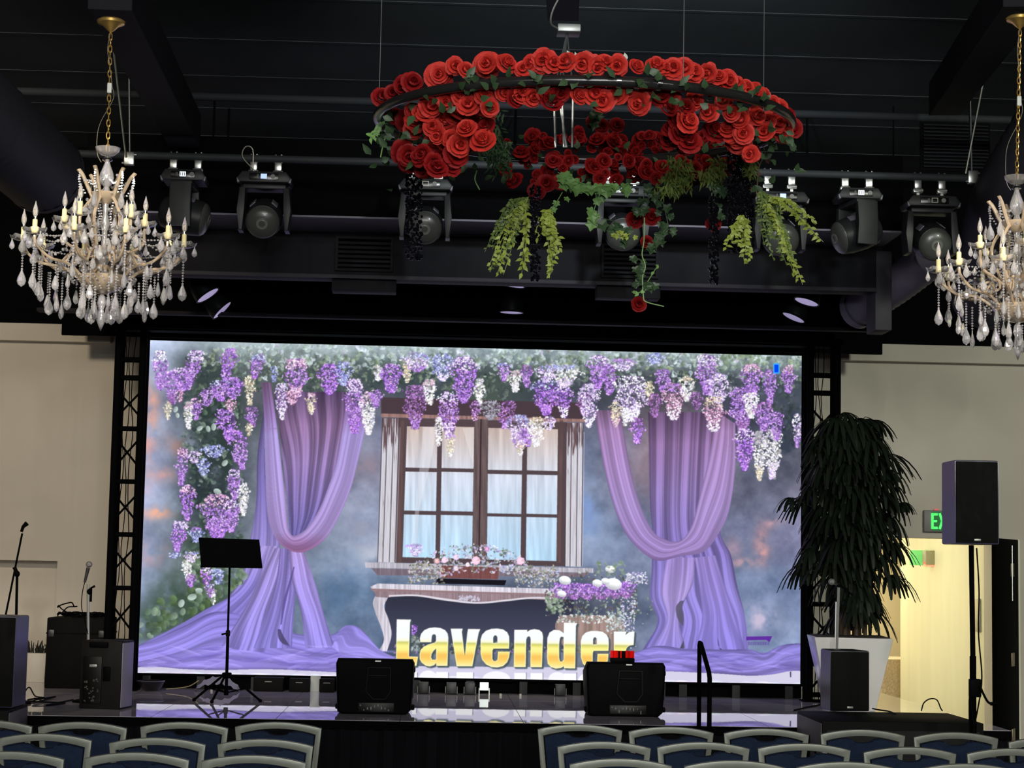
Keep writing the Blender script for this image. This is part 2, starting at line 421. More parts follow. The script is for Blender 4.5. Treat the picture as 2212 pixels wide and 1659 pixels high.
        for f in (.0, .30, .68, 1.0):
            ax, bx = x0+(x1-x0)*f, b0+(b1-b0)*f
            poly([(ax-1,ya),(ax+1,ya),(bx+1,yb),(bx-1,yb)], (70,58,66), alpha=.8)
            poly([(ax+1,ya+20),(ax+3,ya+20),(bx+3,yb),(bx+1,yb)], (232,230,240), alpha=.45)
    poly([(824,893),(1264,905),(1264,912),(824,901)], (156,120,116), shade=wood)
    fold = fbm(7, 55, 3, 1.0, 14.0)
    def pane(X, Y, c):
        t = np.clip((Y-925)/270, 0, 1)[..., None]
        i = np.clip(((Y-Y0)*S).astype(int), 0, Hc-1); j = np.clip(((X-X0)*S).astype(int), 0, Wc-1)
        top, mid, bot = [np.array(q, np.float32) for q in ((204,184,176),(214,222,238),(186,220,246))]
        col = np.where(t < .4, top+(mid-top)*t/.4, mid+(bot-mid)*(t-.4)/.6)
        return np.clip(col*(.86+.26*fold[i, j][..., None]), 0, 255)
    for (ta, tb, ba, bb), rows in [(((879.6,945.5,869.5,940.4)), ((920.6,1010),(1018.6,1103),(1111.4,1204))), ((955.6,1024.8,950.5,1019.7), ((921,1011),(1019,1104),(1112.5,1206))),
                                   ((1055,1129.5,1051.8,1124.4), ((924,1015),(1023.6,1109),(1115.5,1209))), ((1139.6,1205.5,1136,1202), ((925.5,1016),(1025,1110),(1117,1211)))]:
        for ya, yb in rows:
            f0, f1 = (ya-920)/290, (yb-920)/290
            poly([(ta+(ba-ta)*f0,ya),(tb+(bb-tb)*f0,ya+1.5),(tb+(bb-tb)*f1,yb+1.5),(ta+(ba-ta)*f1,yb)], (0,0,0), shade=pane)
    poly([(915,922),(945,922),(928,1010),(906,1100),(898,1204),(885,1204),(900,1080)], (240,240,250), alpha=.35)
    poly([(1024,922),(1024,1010),(1000,925)], (240,235,235), alpha=.4)
    poly([(1026,905),(1054,906),(1050,1215),(1020,1214)], (104,88,90), shade=wood)
    poly([(1038,905),(1041,905),(1036,1215),(1033,1215)], (58,40,46))
    for x in (870, 1214): poly([(x-5,908),(x+3,908),(x-3,1216),(x-12,1216)], (104,80,80), shade=wood, alpha=.7)
    poly([(788,1215),(1282,1228),(1282,1238),(790,1227)], (186,182,194), shade=wood)
    poly([(802,1228),(1272,1238),(1260,1247),(816,1243)], (124,110,122), shade=wood)

    # --- console table
    poly([(834,1284),(1240,1296),(1232,1410),(826,1404)], (62,64,84), shade=lambda X, Y, c: c*(.8+.35*np.clip((Y-1290)/90, 0, 1))[..., None])
    wht = lambda X, Y, c: c*(.80+.34*fbm_w(Y, X))[..., None]
    poly(curve([(817,1277),(806,1300),(811,1325),(824,1358),(829,1385),(818,1408)], 24).tolist()+curve([(836,1408),(846,1372),(840,1340),(830,1312),(838,1292)], 20).tolist(), (206,200,212), shade=wood)
    poly([(806,1272),(1212,1284),(1200,1298),(1130,1294),(1060,1302),(990,1298),(930,1290),(870,1286),(836,1292),(812,1290)], (150,128,136), shade=wood)
    poly(curve([(840,1290),(900,1289),(960,1298),(1030,1305),(1090,1300),(1150,1294),(1205,1296)], 30).tolist()+curve([(1205,1292),(1150,1290),(1090,1296),(1030,1301),(960,1293),(900,1285),(840,1286)], 30).tolist(), (222,216,226))
    for k in range(50): blob(1000+44*(rng.random()-.2), 1293+10*(rng.random()-.5), 3, 1.6, rng.random()*3, (190,186,204), .8)
    poly([(800,1268),(816,1261),(1214,1273),(1214,1286),(806,1277)], (214,208,220), shade=wood)
    poly([(800,1272),(1214,1284),(1214,1287),(804,1277)], (150,122,126))

    # --- drapes
    mau, lav, per = (128,92,140), (162,138,204), (146,130,222)
    st = [(840,(104,80,118)),(930,(146,112,168)),(1030,(150,124,190)),(1120,(134,118,186)),(1200,(150,130,206)),(1440,(148,130,224))]
    drape([(572,880),(557,980),(554,1080),(541,1165),(520,1250),(470,1320)], [(586,880),(590,980),(596,1080),(604,1165),(600,1250),(590,1320)], [(880,(96,84,128)),(1050,(122,106,176)),(1200,(152,134,204)),(1400,(142,126,216))], 3, 11, .7, 1.1)
    drape([(594,846),(604,930),(614,1020),(622,1100),(626,1160)], [(756,846),(744,930),(722,1030),(692,1110),(662,1160)], [(840,(96,72,108)),(920,(150,112,158)),(1000,(156,124,182)),(1160,(116,104,178))], 5, 12, .56, 1.12)
    # left skirt
    drape([(560,1180),(520,1270),(440,1320),(370,1360),(293,1398)], [(600,1180),(580,1260),(540,1340),(480,1400),(420,1440)], [(1180,(160,140,206)),(1280,(140,124,210)),(1440,(138,122,216))], 3, 13, .72, 1.12)
    drape([(290,1398),(340,1380),(400,1352),(470,1322),(560,1340),(640,1370),(713,1372),(745,1357),(780,1368),(820,1408),(862,1424)], [(290,1442),(340,1441),(400,1446),(470,1448),(560,1446),(640,1448),(713,1452),(745,1452),(780,1450),(820,1446),(862,1440)], [(1330,(140,124,214)),(1400,(150,134,226)),(1455,(142,124,206))], 3, 14, .70, 1.12, .30)
    drape([(590,1185),(556,1260),(520,1330),(476,1400)], [(622,1185),(606,1260),(590,1330),(572,1410)], [(1180,(164,142,208)),(1420,(150,134,226))], 3, 15, .62, 1.14)
    drape([(606,1185),(596,1260),(574,1330),(548,1400)], [(640,1185),(640,1260),(634,1330),(630,1400)], [(1180,(136,116,186)),(1420,(150,136,230))], 3, 16, .66, 1.15)
    drape([(626,1185),(630,1250),(650,1320),(660,1400)], [(656,1190),(680,1260),(700,1330),(722,1400)], [(1180,(172,142,206)),(1260,(160,138,214)),(1420,(150,134,226))], 2.5, 17, .74, 1.14)
    poly(curve([(634,1225),(624,1260),(612,1300),(606,1350)], 16).tolist()+curve([(609,1350),(618,1300),(628,1262),(637,1225)], 16).tolist(), (92,78,140), alpha=.8)
    poly(curve([(600,1360),(602,1380),(612,1392),(628,1398)], 10).tolist()+curve([(622,1390),(612,1374),(606,1360)], 8).tolist(), (70,64,96), alpha=.8)
    for k in range(70):
        x = 300+rng.random()*540; y = 1398+rng.random()*46
        c = (112,98,184) if rng.random() < .55 else (172,156,240)
        L_ = 14+rng.random()*26; an = (rng.random()-.5)*.7
        blob(x, y, L_, 2.0+rng.random()*2.2, an, c, .34)
    drape([(736,1360),(748,1352),(770,1354),(792,1372),(820,1404),(850,1420)], [(716,1400),(730,1410),(752,1416),(780,1420),(810,1424),(850,1424)], [(1350,(140,124,210)),(1430,(164,148,238))], 2, 18, .78, 1.1, .3)
    # left swag
    drape([(566,826),(571,900),(573,1000),(577,1100),(590,1152),(612,1180),(640,1193),(668,1188),(702,1164),(730,1120),(756,1060),(772,1000),(788,930),(792,900)],
          [(586,826),(598,915),(608,1000),(617,1080),(622,1136),(628,1153),(638,1157),(662,1142),(690,1100),(710,1050),(727,1000),(738,940),(746,880),(750,850)],
          [(826,(110,80,112)),(900,(150,116,176)),(940,(168,144,208)),(1060,(170,144,206)),(1150,(164,136,196)),(1180,(152,104,156)),(1200,(150,96,140))], 2.2, 19, .78, 1.14, .05, n=1500)
    poly([(573,926),(599,924),(599,927),(573,929)], (150,126,180), alpha=.6)
    # right back panel and skirt
    drape([(1400,890),(1403,1060),(1408,1140),(1408,1220),(1404,1290),(1420,1345),(1388,1405)], [(1572,890),(1560,1060),(1556,1150),(1578,1200),(1592,1268),(1609,1336),(1616,1406)],
          [(890,(108,80,116)),(960,(150,112,164)),(1060,(150,122,184)),(1180,(136,116,192)),(1280,(146,128,208)),(1400,(142,126,214))], 6.5, 21, .60, 1.13, .035)
    drape([(1440,1205),(1428,1280),(1440,1340),(1408,1400)], [(1500,1205),(1496,1260),(1466,1330),(1480,1400)], [(1200,(158,130,200)),(1290,(168,144,208)),(1400,(152,134,218))], 2.5, 22, .76, 1.12)
    drape([(1500,1205),(1512,1280),(1516,1340),(1500,1404)], [(1545,1200),(1566,1270),(1590,1340),(1608,1404)], [(1200,(150,126,198)),(1400,(142,126,218))], 3, 23, .78, 1.1)
    poly(curve([(1470,1298),(1460,1312),(1463,1336),(1474,1352)], 12).tolist()+curve([(1476,1352),(1477,1330),(1474,1312),(1478,1298)], 10).tolist(), (92,88,112), alpha=.9)
    poly(curve([(1476,1384),(1468,1402),(1462,1410),(1478,1406)], 8).tolist(), (72,74,88), alpha=.9)
    poly(curve([(1550,1378),(1552,1396),(1564,1408),(1556,1408)], 8).tolist(), (74,70,100), alpha=.9)
    drape([(1366,1412),(1420,1396),(1480,1402),(1560,1404),(1620,1404),(1650,1412),(1690,1394),(1740,1390)], [(1366,1450),(1420,1450),(1480,1452),(1560,1456),(1620,1460),(1668,1457),(1706,1450),(1740,1450)],
          [(1390,(134,120,204)),(1455,(138,122,200))], 2.6, 24, .74, 1.12, .32)
    cv[:] = cv
    for k in range(46):
        x = 1380+rng.random()*350; y = 1410+rng.random()*40
        c = (104,92,168) if rng.random() < .5 else (164,148,234)
        blob(x, y, 14+rng.random()*26, 2+rng.random()*2, (rng.random()-.5)*.6, c, .34)
    # right swag
    drape([(1284,886),(1306,1015),(1330,1106),(1357,1161),(1394,1198),(1424,1211),(1467,1202),(1518,1192),(1546,1161),(1573,1106),(1587,1015),(1588,915)],
          [(1340,886),(1362,1015),(1385,1097),(1412,1150),(1440,1167),(1458,1170),(1477,1163),(1496,1129),(1514,1060),(1532,987),(1545,915),(1550,890)],
          [(880,(118,88,118)),(930,(168,126,178)),(1000,(172,134,192)),(1100,(166,136,196)),(1200,(156,124,186)),(1215,(138,106,166))], 3.2, 25, .74, 1.14, .04, n=1500)
    # signature mark bottom right
    poly([(1612,1376),(1668,1375),(1662,1388),(1655,1383),(1612,1384)], (92,36,158), alpha=.9)
    for k in range(13): poly([(1616+k*3.6,1387),(1618+k*3.6,1387),(1618+k*3.6,1395),(1616+k*3.6,1394)], (84,52,150), alpha=.65)

    # --- pale leaves along the top edge
    hz = np.clip((792-(PY-(PX-300)*.02))/46, 0, 1)[..., None]*np.clip((PX-380)/140, 0, 1)[..., None]*np.clip(fbm(16, 61)*1.5, 0, 1)[..., None]
    cv[:] = cv*(1-hz*.75)+np.array((190,208,212), np.float32)*hz*.75
    leaves(480, 1735, 742, 792, 760, pale+[(216,226,238),(204,196,226)], (3, 9), .62)
    leaves(500, 1735, 766, 822, 620, grn+pale+[(150,166,128)], (3, 8), .72)
    leaves(430, 520, 752, 790, 60, [(150,160,120),(130,142,112),(186,200,196)], (3, 7), .6)
    leaves(1560, 1640, 750, 790, 60, [(140,156,130),(110,128,104)], (4, 9), .7)
    leaves(310, 500, 1280, 1390, 0, grn)
    for _ in range(330):  # ivy in the lower left corner, only above the cloth
        x = 300+rng.random()*230; lim = 1398-(x-293)*.53-max(0, x-430)*.15
        y = 1190+rng.random()*(lim-1190)
        if x < 400 and y < 1290+rng.random()*60-(x-300)*.4: continue
        c = np.array([(96,120,92),(120,142,120),(74,96,74),(148,168,146),(88,112,70)][rng.integers(5)], float)*(.7+.4*rng.random())
        r_ = 4+6*rng.random(); blob(x, min(y, lim-r_), r_, r_*.75, rng.random()*3, c, .6)
    for x, y, r_ in [(432,925,7),(450,926,7),(462,922,8),(380,884,7),(384,897,6),(486,1000,8),(470,1062,9),(405,1222,9),(415,1290,10),(392,1304,9),(430,1276,8)]:
        blob(x, y, r_, r_*.7, rng.random()*3, (176,192,186), .85)

    # --- wisteria
    MIXW = lambda c: tuple(q*.84+38 for q in c)
    PAL = {'p': [(150,96,196),(172,120,214),(122,72,172),(196,152,228),(140,84,186)],
           'v': [(150,84,210),(172,104,224),(116,60,180),(196,140,238)],
           'l': [(196,172,226),(214,196,236),(166,136,206),(226,214,240)],
           'w': [(244,240,250),(226,222,240),(250,246,240),(206,200,222)],
           'c': [(226,216,186),(206,190,160),(238,232,208),(180,160,140)],
           'b': [(150,156,214),(176,182,230),(126,130,196),(196,200,238)],
           'd': [(118,66,138),(142,84,164),(96,52,116),(166,108,186)],
           'k': [(196,142,180),(214,166,200),(166,108,150),(226,190,214)],
           'g': [(130,126,146),(150,146,166),(110,106,120)]}
    for k_ in 'pvldkg': PAL[k_] = [MIXW(c) for c in PAL[k_]]
    def wist(x, y0, y1, w, top, mid=None, bot=None, lean=0.0):
        mid = mid or top; bot = bot or mid
        h = y1-y0; n = int(max(16, w*h*.095)); p1, p2 = rng.random(2)*6; w = w*1.08
        for _ in range(int(n*.42)):
            t = rng.random(); hw = w*.46*math.sin(min(1, t*2.6+.35)*1.5708)*(1-.70*max(0, t-.45)/.55)
            blob(x+lean*t+(rng.random()*2-1)*hw, y0+t*h, 3.4, 3.0, 0, np.array(PAL[mid][2 % len(PAL[mid])], float)*.80, .42)
        T = np.sort(rng.random(n))
        for t in T:
            hw = w*.54*math.sin(min(1, t*2.6+.35)*1.5708)*(1-.74*max(0, t-.45)/.55)*(1+.22*math.sin(t*13+p1)+.12*math.sin(t*29+p2))
            pal = PAL[top] if t < .25+.12*(rng.random()-.5) else (PAL[mid] if t < .72+.2*(rng.random()-.5) else PAL[bot])
            c = np.array(pal[rng.integers(len(pal))], float)*(.86+.36*rng.random())+8
            blob(x+lean*t+(rng.random()*2-1)*hw, y0+t*h, 1.1+1.9*rng.random()**1.5, .8+1.1*rng.random(), rng.random()*3.14, np.clip(c, 0, 255), .9)
    for a in [(347,757,842,28,'w','p','p'),(372,800,872,34,'p','p','d'),(392,795,846,44,'l','p','p'),(426,757,842,34,'l','p','p',-22),(363,868,906,13,'c'),(389,842,868,13,'k'),
              (424,860,906,24,'k','p','p'),(408,868,926,19,'k','w','w'),(500,752,822,30,'p','v','p',-14),(455,838,876,34,'p','p','p',-10),(478,822,866,40,'b','p','v'),(506,815,862,36,'p','v','p'),
              (540,812,874,20,'c'),(499,862,890,22,'k'),(560,765,818,26,'b','p','v',-10),(592,790,824,14,'b'),(545,880,922,26,'d','p','d'),(538,915,940,14,'c'),
              (484,884,950,38,'p','v','v',12),(508,930,1014,34,'v','p','p',16),(462,962,988,44,'b'),(397,968,1048,24,'k','p','p',-6),(440,990,1028,24,'b'),(420,975,1000,26,'l'),
              (507,1014,1080,28,'l','p','p'),(405,1048,1124,30,'k','v','p'),(470,1068,1166,62,'k','p','v'),(500,1080,1150,34,'l','p','p'),(526,1044,1114,21,'w'),(390,1126,1192,32,'l','v','p',-8),
              (424,1140,1172,28,'p','b','b'),(376,1194,1206,22,'b'),(415,1192,1215,32,'b','l'),(404,1210,1252,18,'w'),(412,1240,1268,20,'d','p'),(446,1226,1266,22,'l','v','p'),(470,1230,1262,26,'b'),
              (455,1262,1290,18,'b','p'),(461,1284,1306,9,'w'),
              (609,828,906,24,'l','l','w'),(640,775,858,46,'k','p','k'),(632,842,874,24,'k'),(672,848,894,18,'k','c','c'),(712,786,852,42,'v','v','v'),(742,782,832,32,'b'),
              (766,818,936,38,'l','p','v'),(796,846,938,30,'k','w','w'),(812,842,880,26,'p'),(817,788,822,20,'w'),(846,786,848,40,'p','v','v'),(880,774,826,18,'l','c','c'),(900,762,802,52,'b','l','p'),
              (897,832,926,44,'d','d','p'),(928,818,874,26,'k','w','w'),(957,764,822,44,'b','b','l'),(970,846,944,42,'l','p','l'),(973,935,986,16,'p','c','w'),(948,902,964,15,'w'),
              (1002,770,870,50,'l','v','p'),(1036,818,876,20,'w'),(1026,866,908,20,'d','d','k'),(1060,866,906,44,'g'),(1088,784,822,26,'b','p'),(1113,800,846,26,'k','w'),(1138,788,836,22,'d','p'),
              (1098,866,926,32,'d','d','p',-8),(1122,896,968,44,'b','l','p'),(1138,926,964,30,'p'),(1124,950,984,18,'l','c','w'),(1158,900,964,34,'c','w','w'),(1186,900,928,24,'l'),
              (1180,820,896,52,'b','v','v'),(1218,826,902,32,'l','v','w'),(1220,788,832,60,'b','w','l'),(1180,790,824,40,'b','l'),(1262,846,900,28,'d','d'),(1272,828,922,38,'l','l','w'),(1292,768,838,40,'l','p','v'),
              (1316,788,852,30,'p','p'),(1345,775,800,50,'p','l'),(1364,812,910,62,'w','l','w'),(1350,880,918,16,'w'),(1330,868,922,20,'c','c','k'),(1376,902,958,26,'d','v','v'),(1403,824,864,17,'c'),
              (1415,762,784,36,'b'),(1431,798,846,28,'p'),(1414,850,900,26,'d'),(1455,828,906,44,'p','k','w'),(1484,812,866,26,'c','w','w'),(1504,846,884,22,'d'),(1528,766,852,44,'l','p','p'),
              (1552,808,872,40,'l'),(1541,856,932,40,'c','k','w'),(1582,832,856,20,'g'),(1622,786,856,42,'k','p','v'),(1604,836,934,50,'p','p','d'),(1623,848,902,30,'w'),(1608,926,1016,38,'l','v','v'),
              (1640,932,1038,24,'g','w','c'),(1668,926,1034,34,'l','w','l'),(1663,798,872,26,'p'),(1650,868,930,36,'d','p'),(1678,890,950,24,'p'),(1702,788,848,26,'k','p','p'),(1722,894,966,17,'w','l','p')]:
        wist(*a)

    # --- window box flowers, vase
    poly([(954,1222),(1078,1226),(1076,1252),(952,1249)], (124,78,78), shade=wood)
    poly([(944,1250),(1094,1254),(1090,1265),(942,1261)], (26,24,32))
    def flowers(x0, x1, ytop, ybot, n, pal, r=(1.6, 4)):
        for _ in range(n):
            t = rng.random(); x = x0+(x1-x0)*t
            yt = ytop(t); y = yt+(ybot(t)-yt)*rng.random()
            c = np.array(pal[rng.integers(len(pal))], float)*(.8+.35*rng.random())
            s_ = r[0]+(r[1]-r[0])*rng.random(); blob(x, y, s_, s_*.62, rng.random()*3.14, np.clip(c, 0, 255), .85)
    mixed = [(176,186,200),(148,160,152),(196,200,222),(160,164,210),(120,126,112),(216,206,224),(186,164,206),(110,116,108)]
    flowers(882, 1205, lambda t: 1232-58*math.sin(min(1, t*1.15)*3.14)**.7*(1 if t < .8 else .6), lambda t: 1262-24*math.sin(t*3.14), 620, mixed)
    flowers(884, 960, lambda t: 1215, lambda t: 1262, 130, [(170,160,140),(150,148,130),(196,190,176),(104,104,90)], (1, 3.6))
    flowers(1110, 1200, lambda t: 1222, lambda t: 1268, 190, [(150,148,132),(176,172,158),(120,116,106),(196,196,200)], (1, 3.2))
    flowers(960, 1060, lambda t: 1250, lambda t: 1262, 0, mixed)
    for x, y, r_, c in [(1028,1211,10,(238,190,212)),(1124,1212,9,(236,190,214)),(960,1210,7,(232,196,222)),(985,1204,7,(214,190,226)),(944,1212,6,(224,170,180)),(1052,1186,6,(196,140,196)),(1010,1220,5,(230,214,226)),(985,1228,6,(210,196,216))]:
        for k in range(9): an = k*.7; blob(x+math.cos(an)*r_*.5, y+math.sin(an)*r_*.5, r_*.5, r_*.36, an, c, .9)
        blob(x, y, 1.6, 1.6, 0, (240,226,180), .9)
    wist(897, 1176, 1200, 30, 'p', 'l')
    poly(curve([(1212,1330),(1200,1346),(1202,1370),(1216,1396),(1236,1412)], 12).tolist()+curve([(1318,1412),(1338,1396),(1350,1370),(1346,1346),(1330,1330)], 12).tolist(), (158,134,128), shade=wood)
    flowers(1178, 1380, lambda t: 1256-22*math.sin(t*3.14), lambda t: 1338-16*abs(t-.5), 420, [(110,122,112),(84,92,88),(140,156,142),(170,182,170),(96,84,84)])
    flowers(1340, 1372, lambda t: 1290, lambda t: 1400, 130, [(216,210,230),(236,232,244),(190,180,214),(170,180,190)], (1.4, 3.2))
    flowers(1204, 1330, lambda t: 1328, lambda t: 1346, 90, [(196,206,204),(220,224,226),(150,166,158)], (1.6, 3.4))
    flowers(1310, 1350, lambda t: 1322, lambda t: 1368, 90, [(180,194,196),(140,156,150),(206,212,220)], (1.6, 3.6))
    for x, w_ in ((1212,40),(1240,46),(1268,44),(1300,50),(1330,44),(1352,38)): wist(x, 1262+abs(x-1270)*-.05, 1296-abs(x-1270)*.06, w_, 'v', 'p', 'd')
    flowers(1350, 1400, lambda t: 1236, lambda t: 1262, 80, [(226,222,244),(240,238,250),(176,160,214)], (1.4, 3.2))
    for x, y, r_ in [(1220,1254,12),(1290,1260,10),(1318,1230,10),(1325,1262,16),(1213,1283,9),(1308,1256,9)]:
        blob(x, y, r_*1.1, r_*.8, .2, (222,226,230), .95); blob(x+1, y-1, r_*.7, r_*.5, .2, (250,250,250), .9)
    leaves(1180, 1215, 1290, 1325, 40, [(96,116,92),(130,150,124),(164,180,160)], (3, 8), .85)
    leaves(1330, 1412, 1280, 1350, 34, [(150,170,130),(120,136,120),(176,186,160)], (1.5, 4), .7)
    leaves(1290, 1350, 1214, 1250, 34, [(150,166,130),(120,140,104)], (2, 6), .7)
    flowers(850, 1270, lambda t: 1390, lambda t: 1412, 300, [(96,108,100),(130,140,128),(76,84,80),(150,150,140),(140,110,170)], (2, 5))
    wist(892, 1352, 1372, 16, 'v')
    flowers(875, 905, lambda t: 1372, lambda t: 1406, 60, [(110,124,120),(150,160,160),(84,96,92)], (2, 5))

    # --- title
    A = lambda p: [(840+x/7.9, 1325+y/7.9) for x, y in p]
    B = lambda p: [(1100+x/7.373, 1325+y/7.373) for x, y in p]
    sm = lambda p: p
    e_in = [(1780,510),(1780,420),(1800,385),(1830,382),(1850,410),(1850,510)]
    glyphs = [
        (A([(135,108),(380,112),(362,165),(343,742),(498,748),(470,905),(120,900)]), None),
        (A([(535,500),(528,430),(550,355),(605,292),(690,255),(785,245),(880,256),(960,292),(1003,350),(1015,420),(1000,905),(808,905),(806,855),(770,895),(700,915),(630,903),(560,850),(525,790),(525,700),(545,625),(600,572),(700,530),(780,505),(803,480),(805,400),(795,370),(770,362),(745,372),(733,400),(725,500)]),
         A([(805,608),(762,648),(730,700),(720,760),(742,797),(790,800),(805,780)])),
        (A([(1055,268),(1260,268),(1246,320),(1295,735),(1338,340),(1350,272),(1560,275),(1532,340),(1425,912),(1155,912)]), None),
        (A([(2050,610),(1785,610),(1768,640),(1765,780),(1785,818),(1825,822),(1852,795),(1862,660),(2065,660),(2050,760),(2020,840),(1950,908),(1850,932),(1750,925),(1660,882),(1590,800),(1565,700),(1565,450),(1590,370),(1655,303),(1750,270),(1850,265),(1950,280),(2020,330),(2052,400),(2055,480)]), A(e_in)),
        (B([(80,268),(290,268),(283,302),(330,270),(400,256),(480,270),(525,310),(538,380),(520,865),(335,865),(340,420),(333,383),(310,370),(285,385),(270,430),(262,862),(72,862)]), None),
        (B([(870,152),(1085,160),(1062,205),(1050,885),(872,882),(868,850),(825,877),(740,888),(660,862),(612,810),(600,700),(606,400),(640,312),(710,268),(800,275),(868,320)]), B([(865,385),(825,376),(805,410),(795,500),(795,720),(810,770),(840,775),(865,740)])),
        (B([(1580,605),(1342,605),(1330,640),(1328,800),(1350,835),(1385,825),(1398,790),(1405,650),(1580,650),(1570,760),(1540,830),(1470,892),(1360,915),(1250,882),(1172,810),(1138,700),(1138,450),(1160,370),(1215,312),(1300,285),(1400,285),(1490,300),(1550,345),(1580,400),(1585,480)]), B([(1335,500),(1335,420),(1350,390),(1375,388),(1392,410),(1392,500)])),
        (B([(1665,295),(1868,295),(1850,350),(1905,306),(1995,292),(1980,510),(1912,520),(1872,555),(1850,620),(1850,880),(1665,880)]), None)]
    M = np.zeros((Hc, Wc), np.float32)
    for o, h in glyphs:
        m, (a, b, c, d) = poly(o, None); M[a:b, c:d] = np.maximum(M[a:b, c:d], m)
        if h:
            m, (a, b, c, d) = poly(h, None); M[a:b, c:d] *= 1-m
    def box(m, r):
        for ax in (0, 1):
            m = sum(np.roll(m, k, ax) for k in range(-r, r+1))/(2*r+1)
        return m
    shd = np.clip(box(np.roll(np.roll(M, 5, 0), 5, 1), 2)*1.5, 0, 1)
    for k in range(6): shd = np.maximum(shd, np.roll(np.roll(M, k, 0), k, 1))
    shd = np.clip(box(shd, 1), 0, 1)[..., None]*.92
    cv[:] = cv*(1-shd)+np.array((70,84,92), np.float32)*shd
    yr = PY-(PX-860)*.0165
    ys = [1335, 1376, 1384, 1388, 1391, 1396, 1404, 1414, 1420, 1430, 1442]
    cs = np.array([(252,254,255),(246,254,255),(252,250,220),(204,206,116),(232,224,120),(255,246,150),(255,240,140),(248,196,96),(250,200,98),(255,226,130),(255,250,220)], np.float32)
    col = np.stack([np.interp(yr, ys, cs[:, k]) for k in range(3)], -1)
    er = np.clip(box(M, 4)*2.6-1.55, 0, 1)[..., None]
    yl = np.clip((yr-1380)/12, 0, 1)[..., None]
    rim = np.array((255,253,248), np.float32)*(1-yl)+np.array((255,248,178), np.float32)*yl
    col = rim*(1-er)+col*er
    cv[:] = cv*(1-M[..., None])+col*M[..., None]
    # mirrored feet of the letters
    for x0, x1 in ((892,901),(942,968),(986,1022),(1111,1136),(1146,1172),(1218,1245)):
        poly([(x0,1452+(x0-900)*.012),(x1,1452+(x1-900)*.012),(x1,1482),(x0,1482)], (255,255,255), alpha=.9)
        poly([(x1,1454),(x1+1.6,1454),(x1+1.6,1482),(x1,1482)], (90,100,120), alpha=.7)
    for cx_, rx in ((925,20),(1072,30),(1204,20),(1275,26)):
        poly([(cx_+rx*math.cos(q*math.pi/12), 1466+(cx_-900)*.012-17*math.sin(q*math.pi/12)) for q in range(13)]+[(cx_-rx,1482),(cx_+rx,1482)], (252,253,255), alpha=.85)
    poly([(1670.5,784),(1684,784.3),(1684,807),(1670.5,806.5)], (70,170,250)); poly([(1673,787),(1681.5,787.3),(1681.5,804),(1673,803.6)], (0,70,240))
    poly([(1706,1452),(1709,1452),(1709,1464),(1706.6,1464)], (50,44,92), alpha=.9)
    def soft(m):
        m = (np.roll(m, 1, 0)+2*m+np.roll(m, -1, 0))/4; return (np.roll(m, 1, 1)+2*m+np.roll(m, -1, 1))/4
    cv[:] = soft(cv)
    np.clip(cv, 0, 255, out=cv)
    # resample onto the rectangle of the LED wall
    TW, TH = 2048, 1024
    src = np.array([(0,0),(1,0),(0,1),(1,1)], float); dst = np.array([(320.5,734.4),(1731.4,767.7),(292.3,1454.2),(1728,1478.2)])
    Am, bm = [], []
    for (u, v), (x, y) in zip(src, dst):
        Am += [[u, v, 1, 0, 0, 0, -u*x, -v*x], [0, 0, 0, u, v, 1, -u*y, -v*y]]; bm += [x, y]
    h = np.append(np.linalg.solve(np.array(Am), np.array(bm)), 1).reshape(3, 3)
    v, u = np.mgrid[0:TH, 0:TW]; u = (u+.5)/TW; v = (v+.5)/TH
    w_ = h[2, 0]*u+h[2, 1]*v+h[2, 2]
    sx = ((h[0, 0]*u+h[0, 1]*v+h[0, 2])/w_-X0)*S; sy = ((h[1, 0]*u+h[1, 1]*v+h[1, 2])/w_-Y0)*S
    sx = np.clip(sx, 0, Wc-2); sy = np.clip(sy, 0, Hc-2)
    i, j = sy.astype(int), sx.astype(int); fy = (sy-i)[..., None]; fx = (sx-j)[..., None]
    out = (cv[i, j]*(1-fx)+cv[i, j+1]*fx)*(1-fy)+(cv[i+1, j]*(1-fx)+cv[i+1, j+1]*fx)*fy
    return (out/255).astype(np.float32), cv/255
# ---------------------------------------------------------------- the room
YB = 1.5                                    # face of the back wall
ZT = 4.03                                   # top of its pale paint
wallm = mat('cream_wall_paint', (.56, .51, .43), .75, var=.10, scale=1.1, spec=.2, bump=.08)
def boxes(name, lst, m, **k):
    b = MB()
    for x0, x1, y0, y1, z0, z1 in lst: b.box(((x0+x1)/2, (y0+y1)/2, (z0+z1)/2), (abs(x1-x0), abs(y1-y0), abs(z1-z0)))
    return struct(b.build(name, m, smooth=False))
DX0 = at(1838, 1160, YB).x; DX1 = at(2147, 1160, YB).x; DZ = at(2000, 1162, YB).z
NX = at(124, 1212, YB).x; NZ = at(124, 1212, YB).z
bandL = at(120, 740, YB).z
boxes('wall_back', [(-8, NX, YB+.22, YB+.35, 0, NZ), (-8, NX, YB, YB+.35, NZ, ZT), (NX, DX0, YB, YB+.35, 0, ZT), (DX0, DX1, YB, YB+.35, DZ, ZT), (DX1, 8, YB, YB+.35, 0, ZT),
                    (-8, at(239, 715, YB-.1).x, YB-.12, YB, bandL, ZT), (at(1813, 760, YB-.1).x, 8, YB-.12, YB, bandL, ZT)], wallm)
boxes('trim_1', [(-8, 8, YB-.14, YB+.35, ZT, 5.62)], blkm)
boxes('wall_left', [(-8.2, -8, -27, YB+.35, 0, 5.62)], darkw)
boxes('wall_right', [(8, 8.2, -27, YB+.35, 0, 5.62)], darkw)
boxes('wall_front', [(-8.2, 8.2, -27.2, -27, 0, 5.62)], darkw)
floorm = mat('dark_carpet', (.030, .028, .034), .95, var=.5, scale=14, spec=.1)
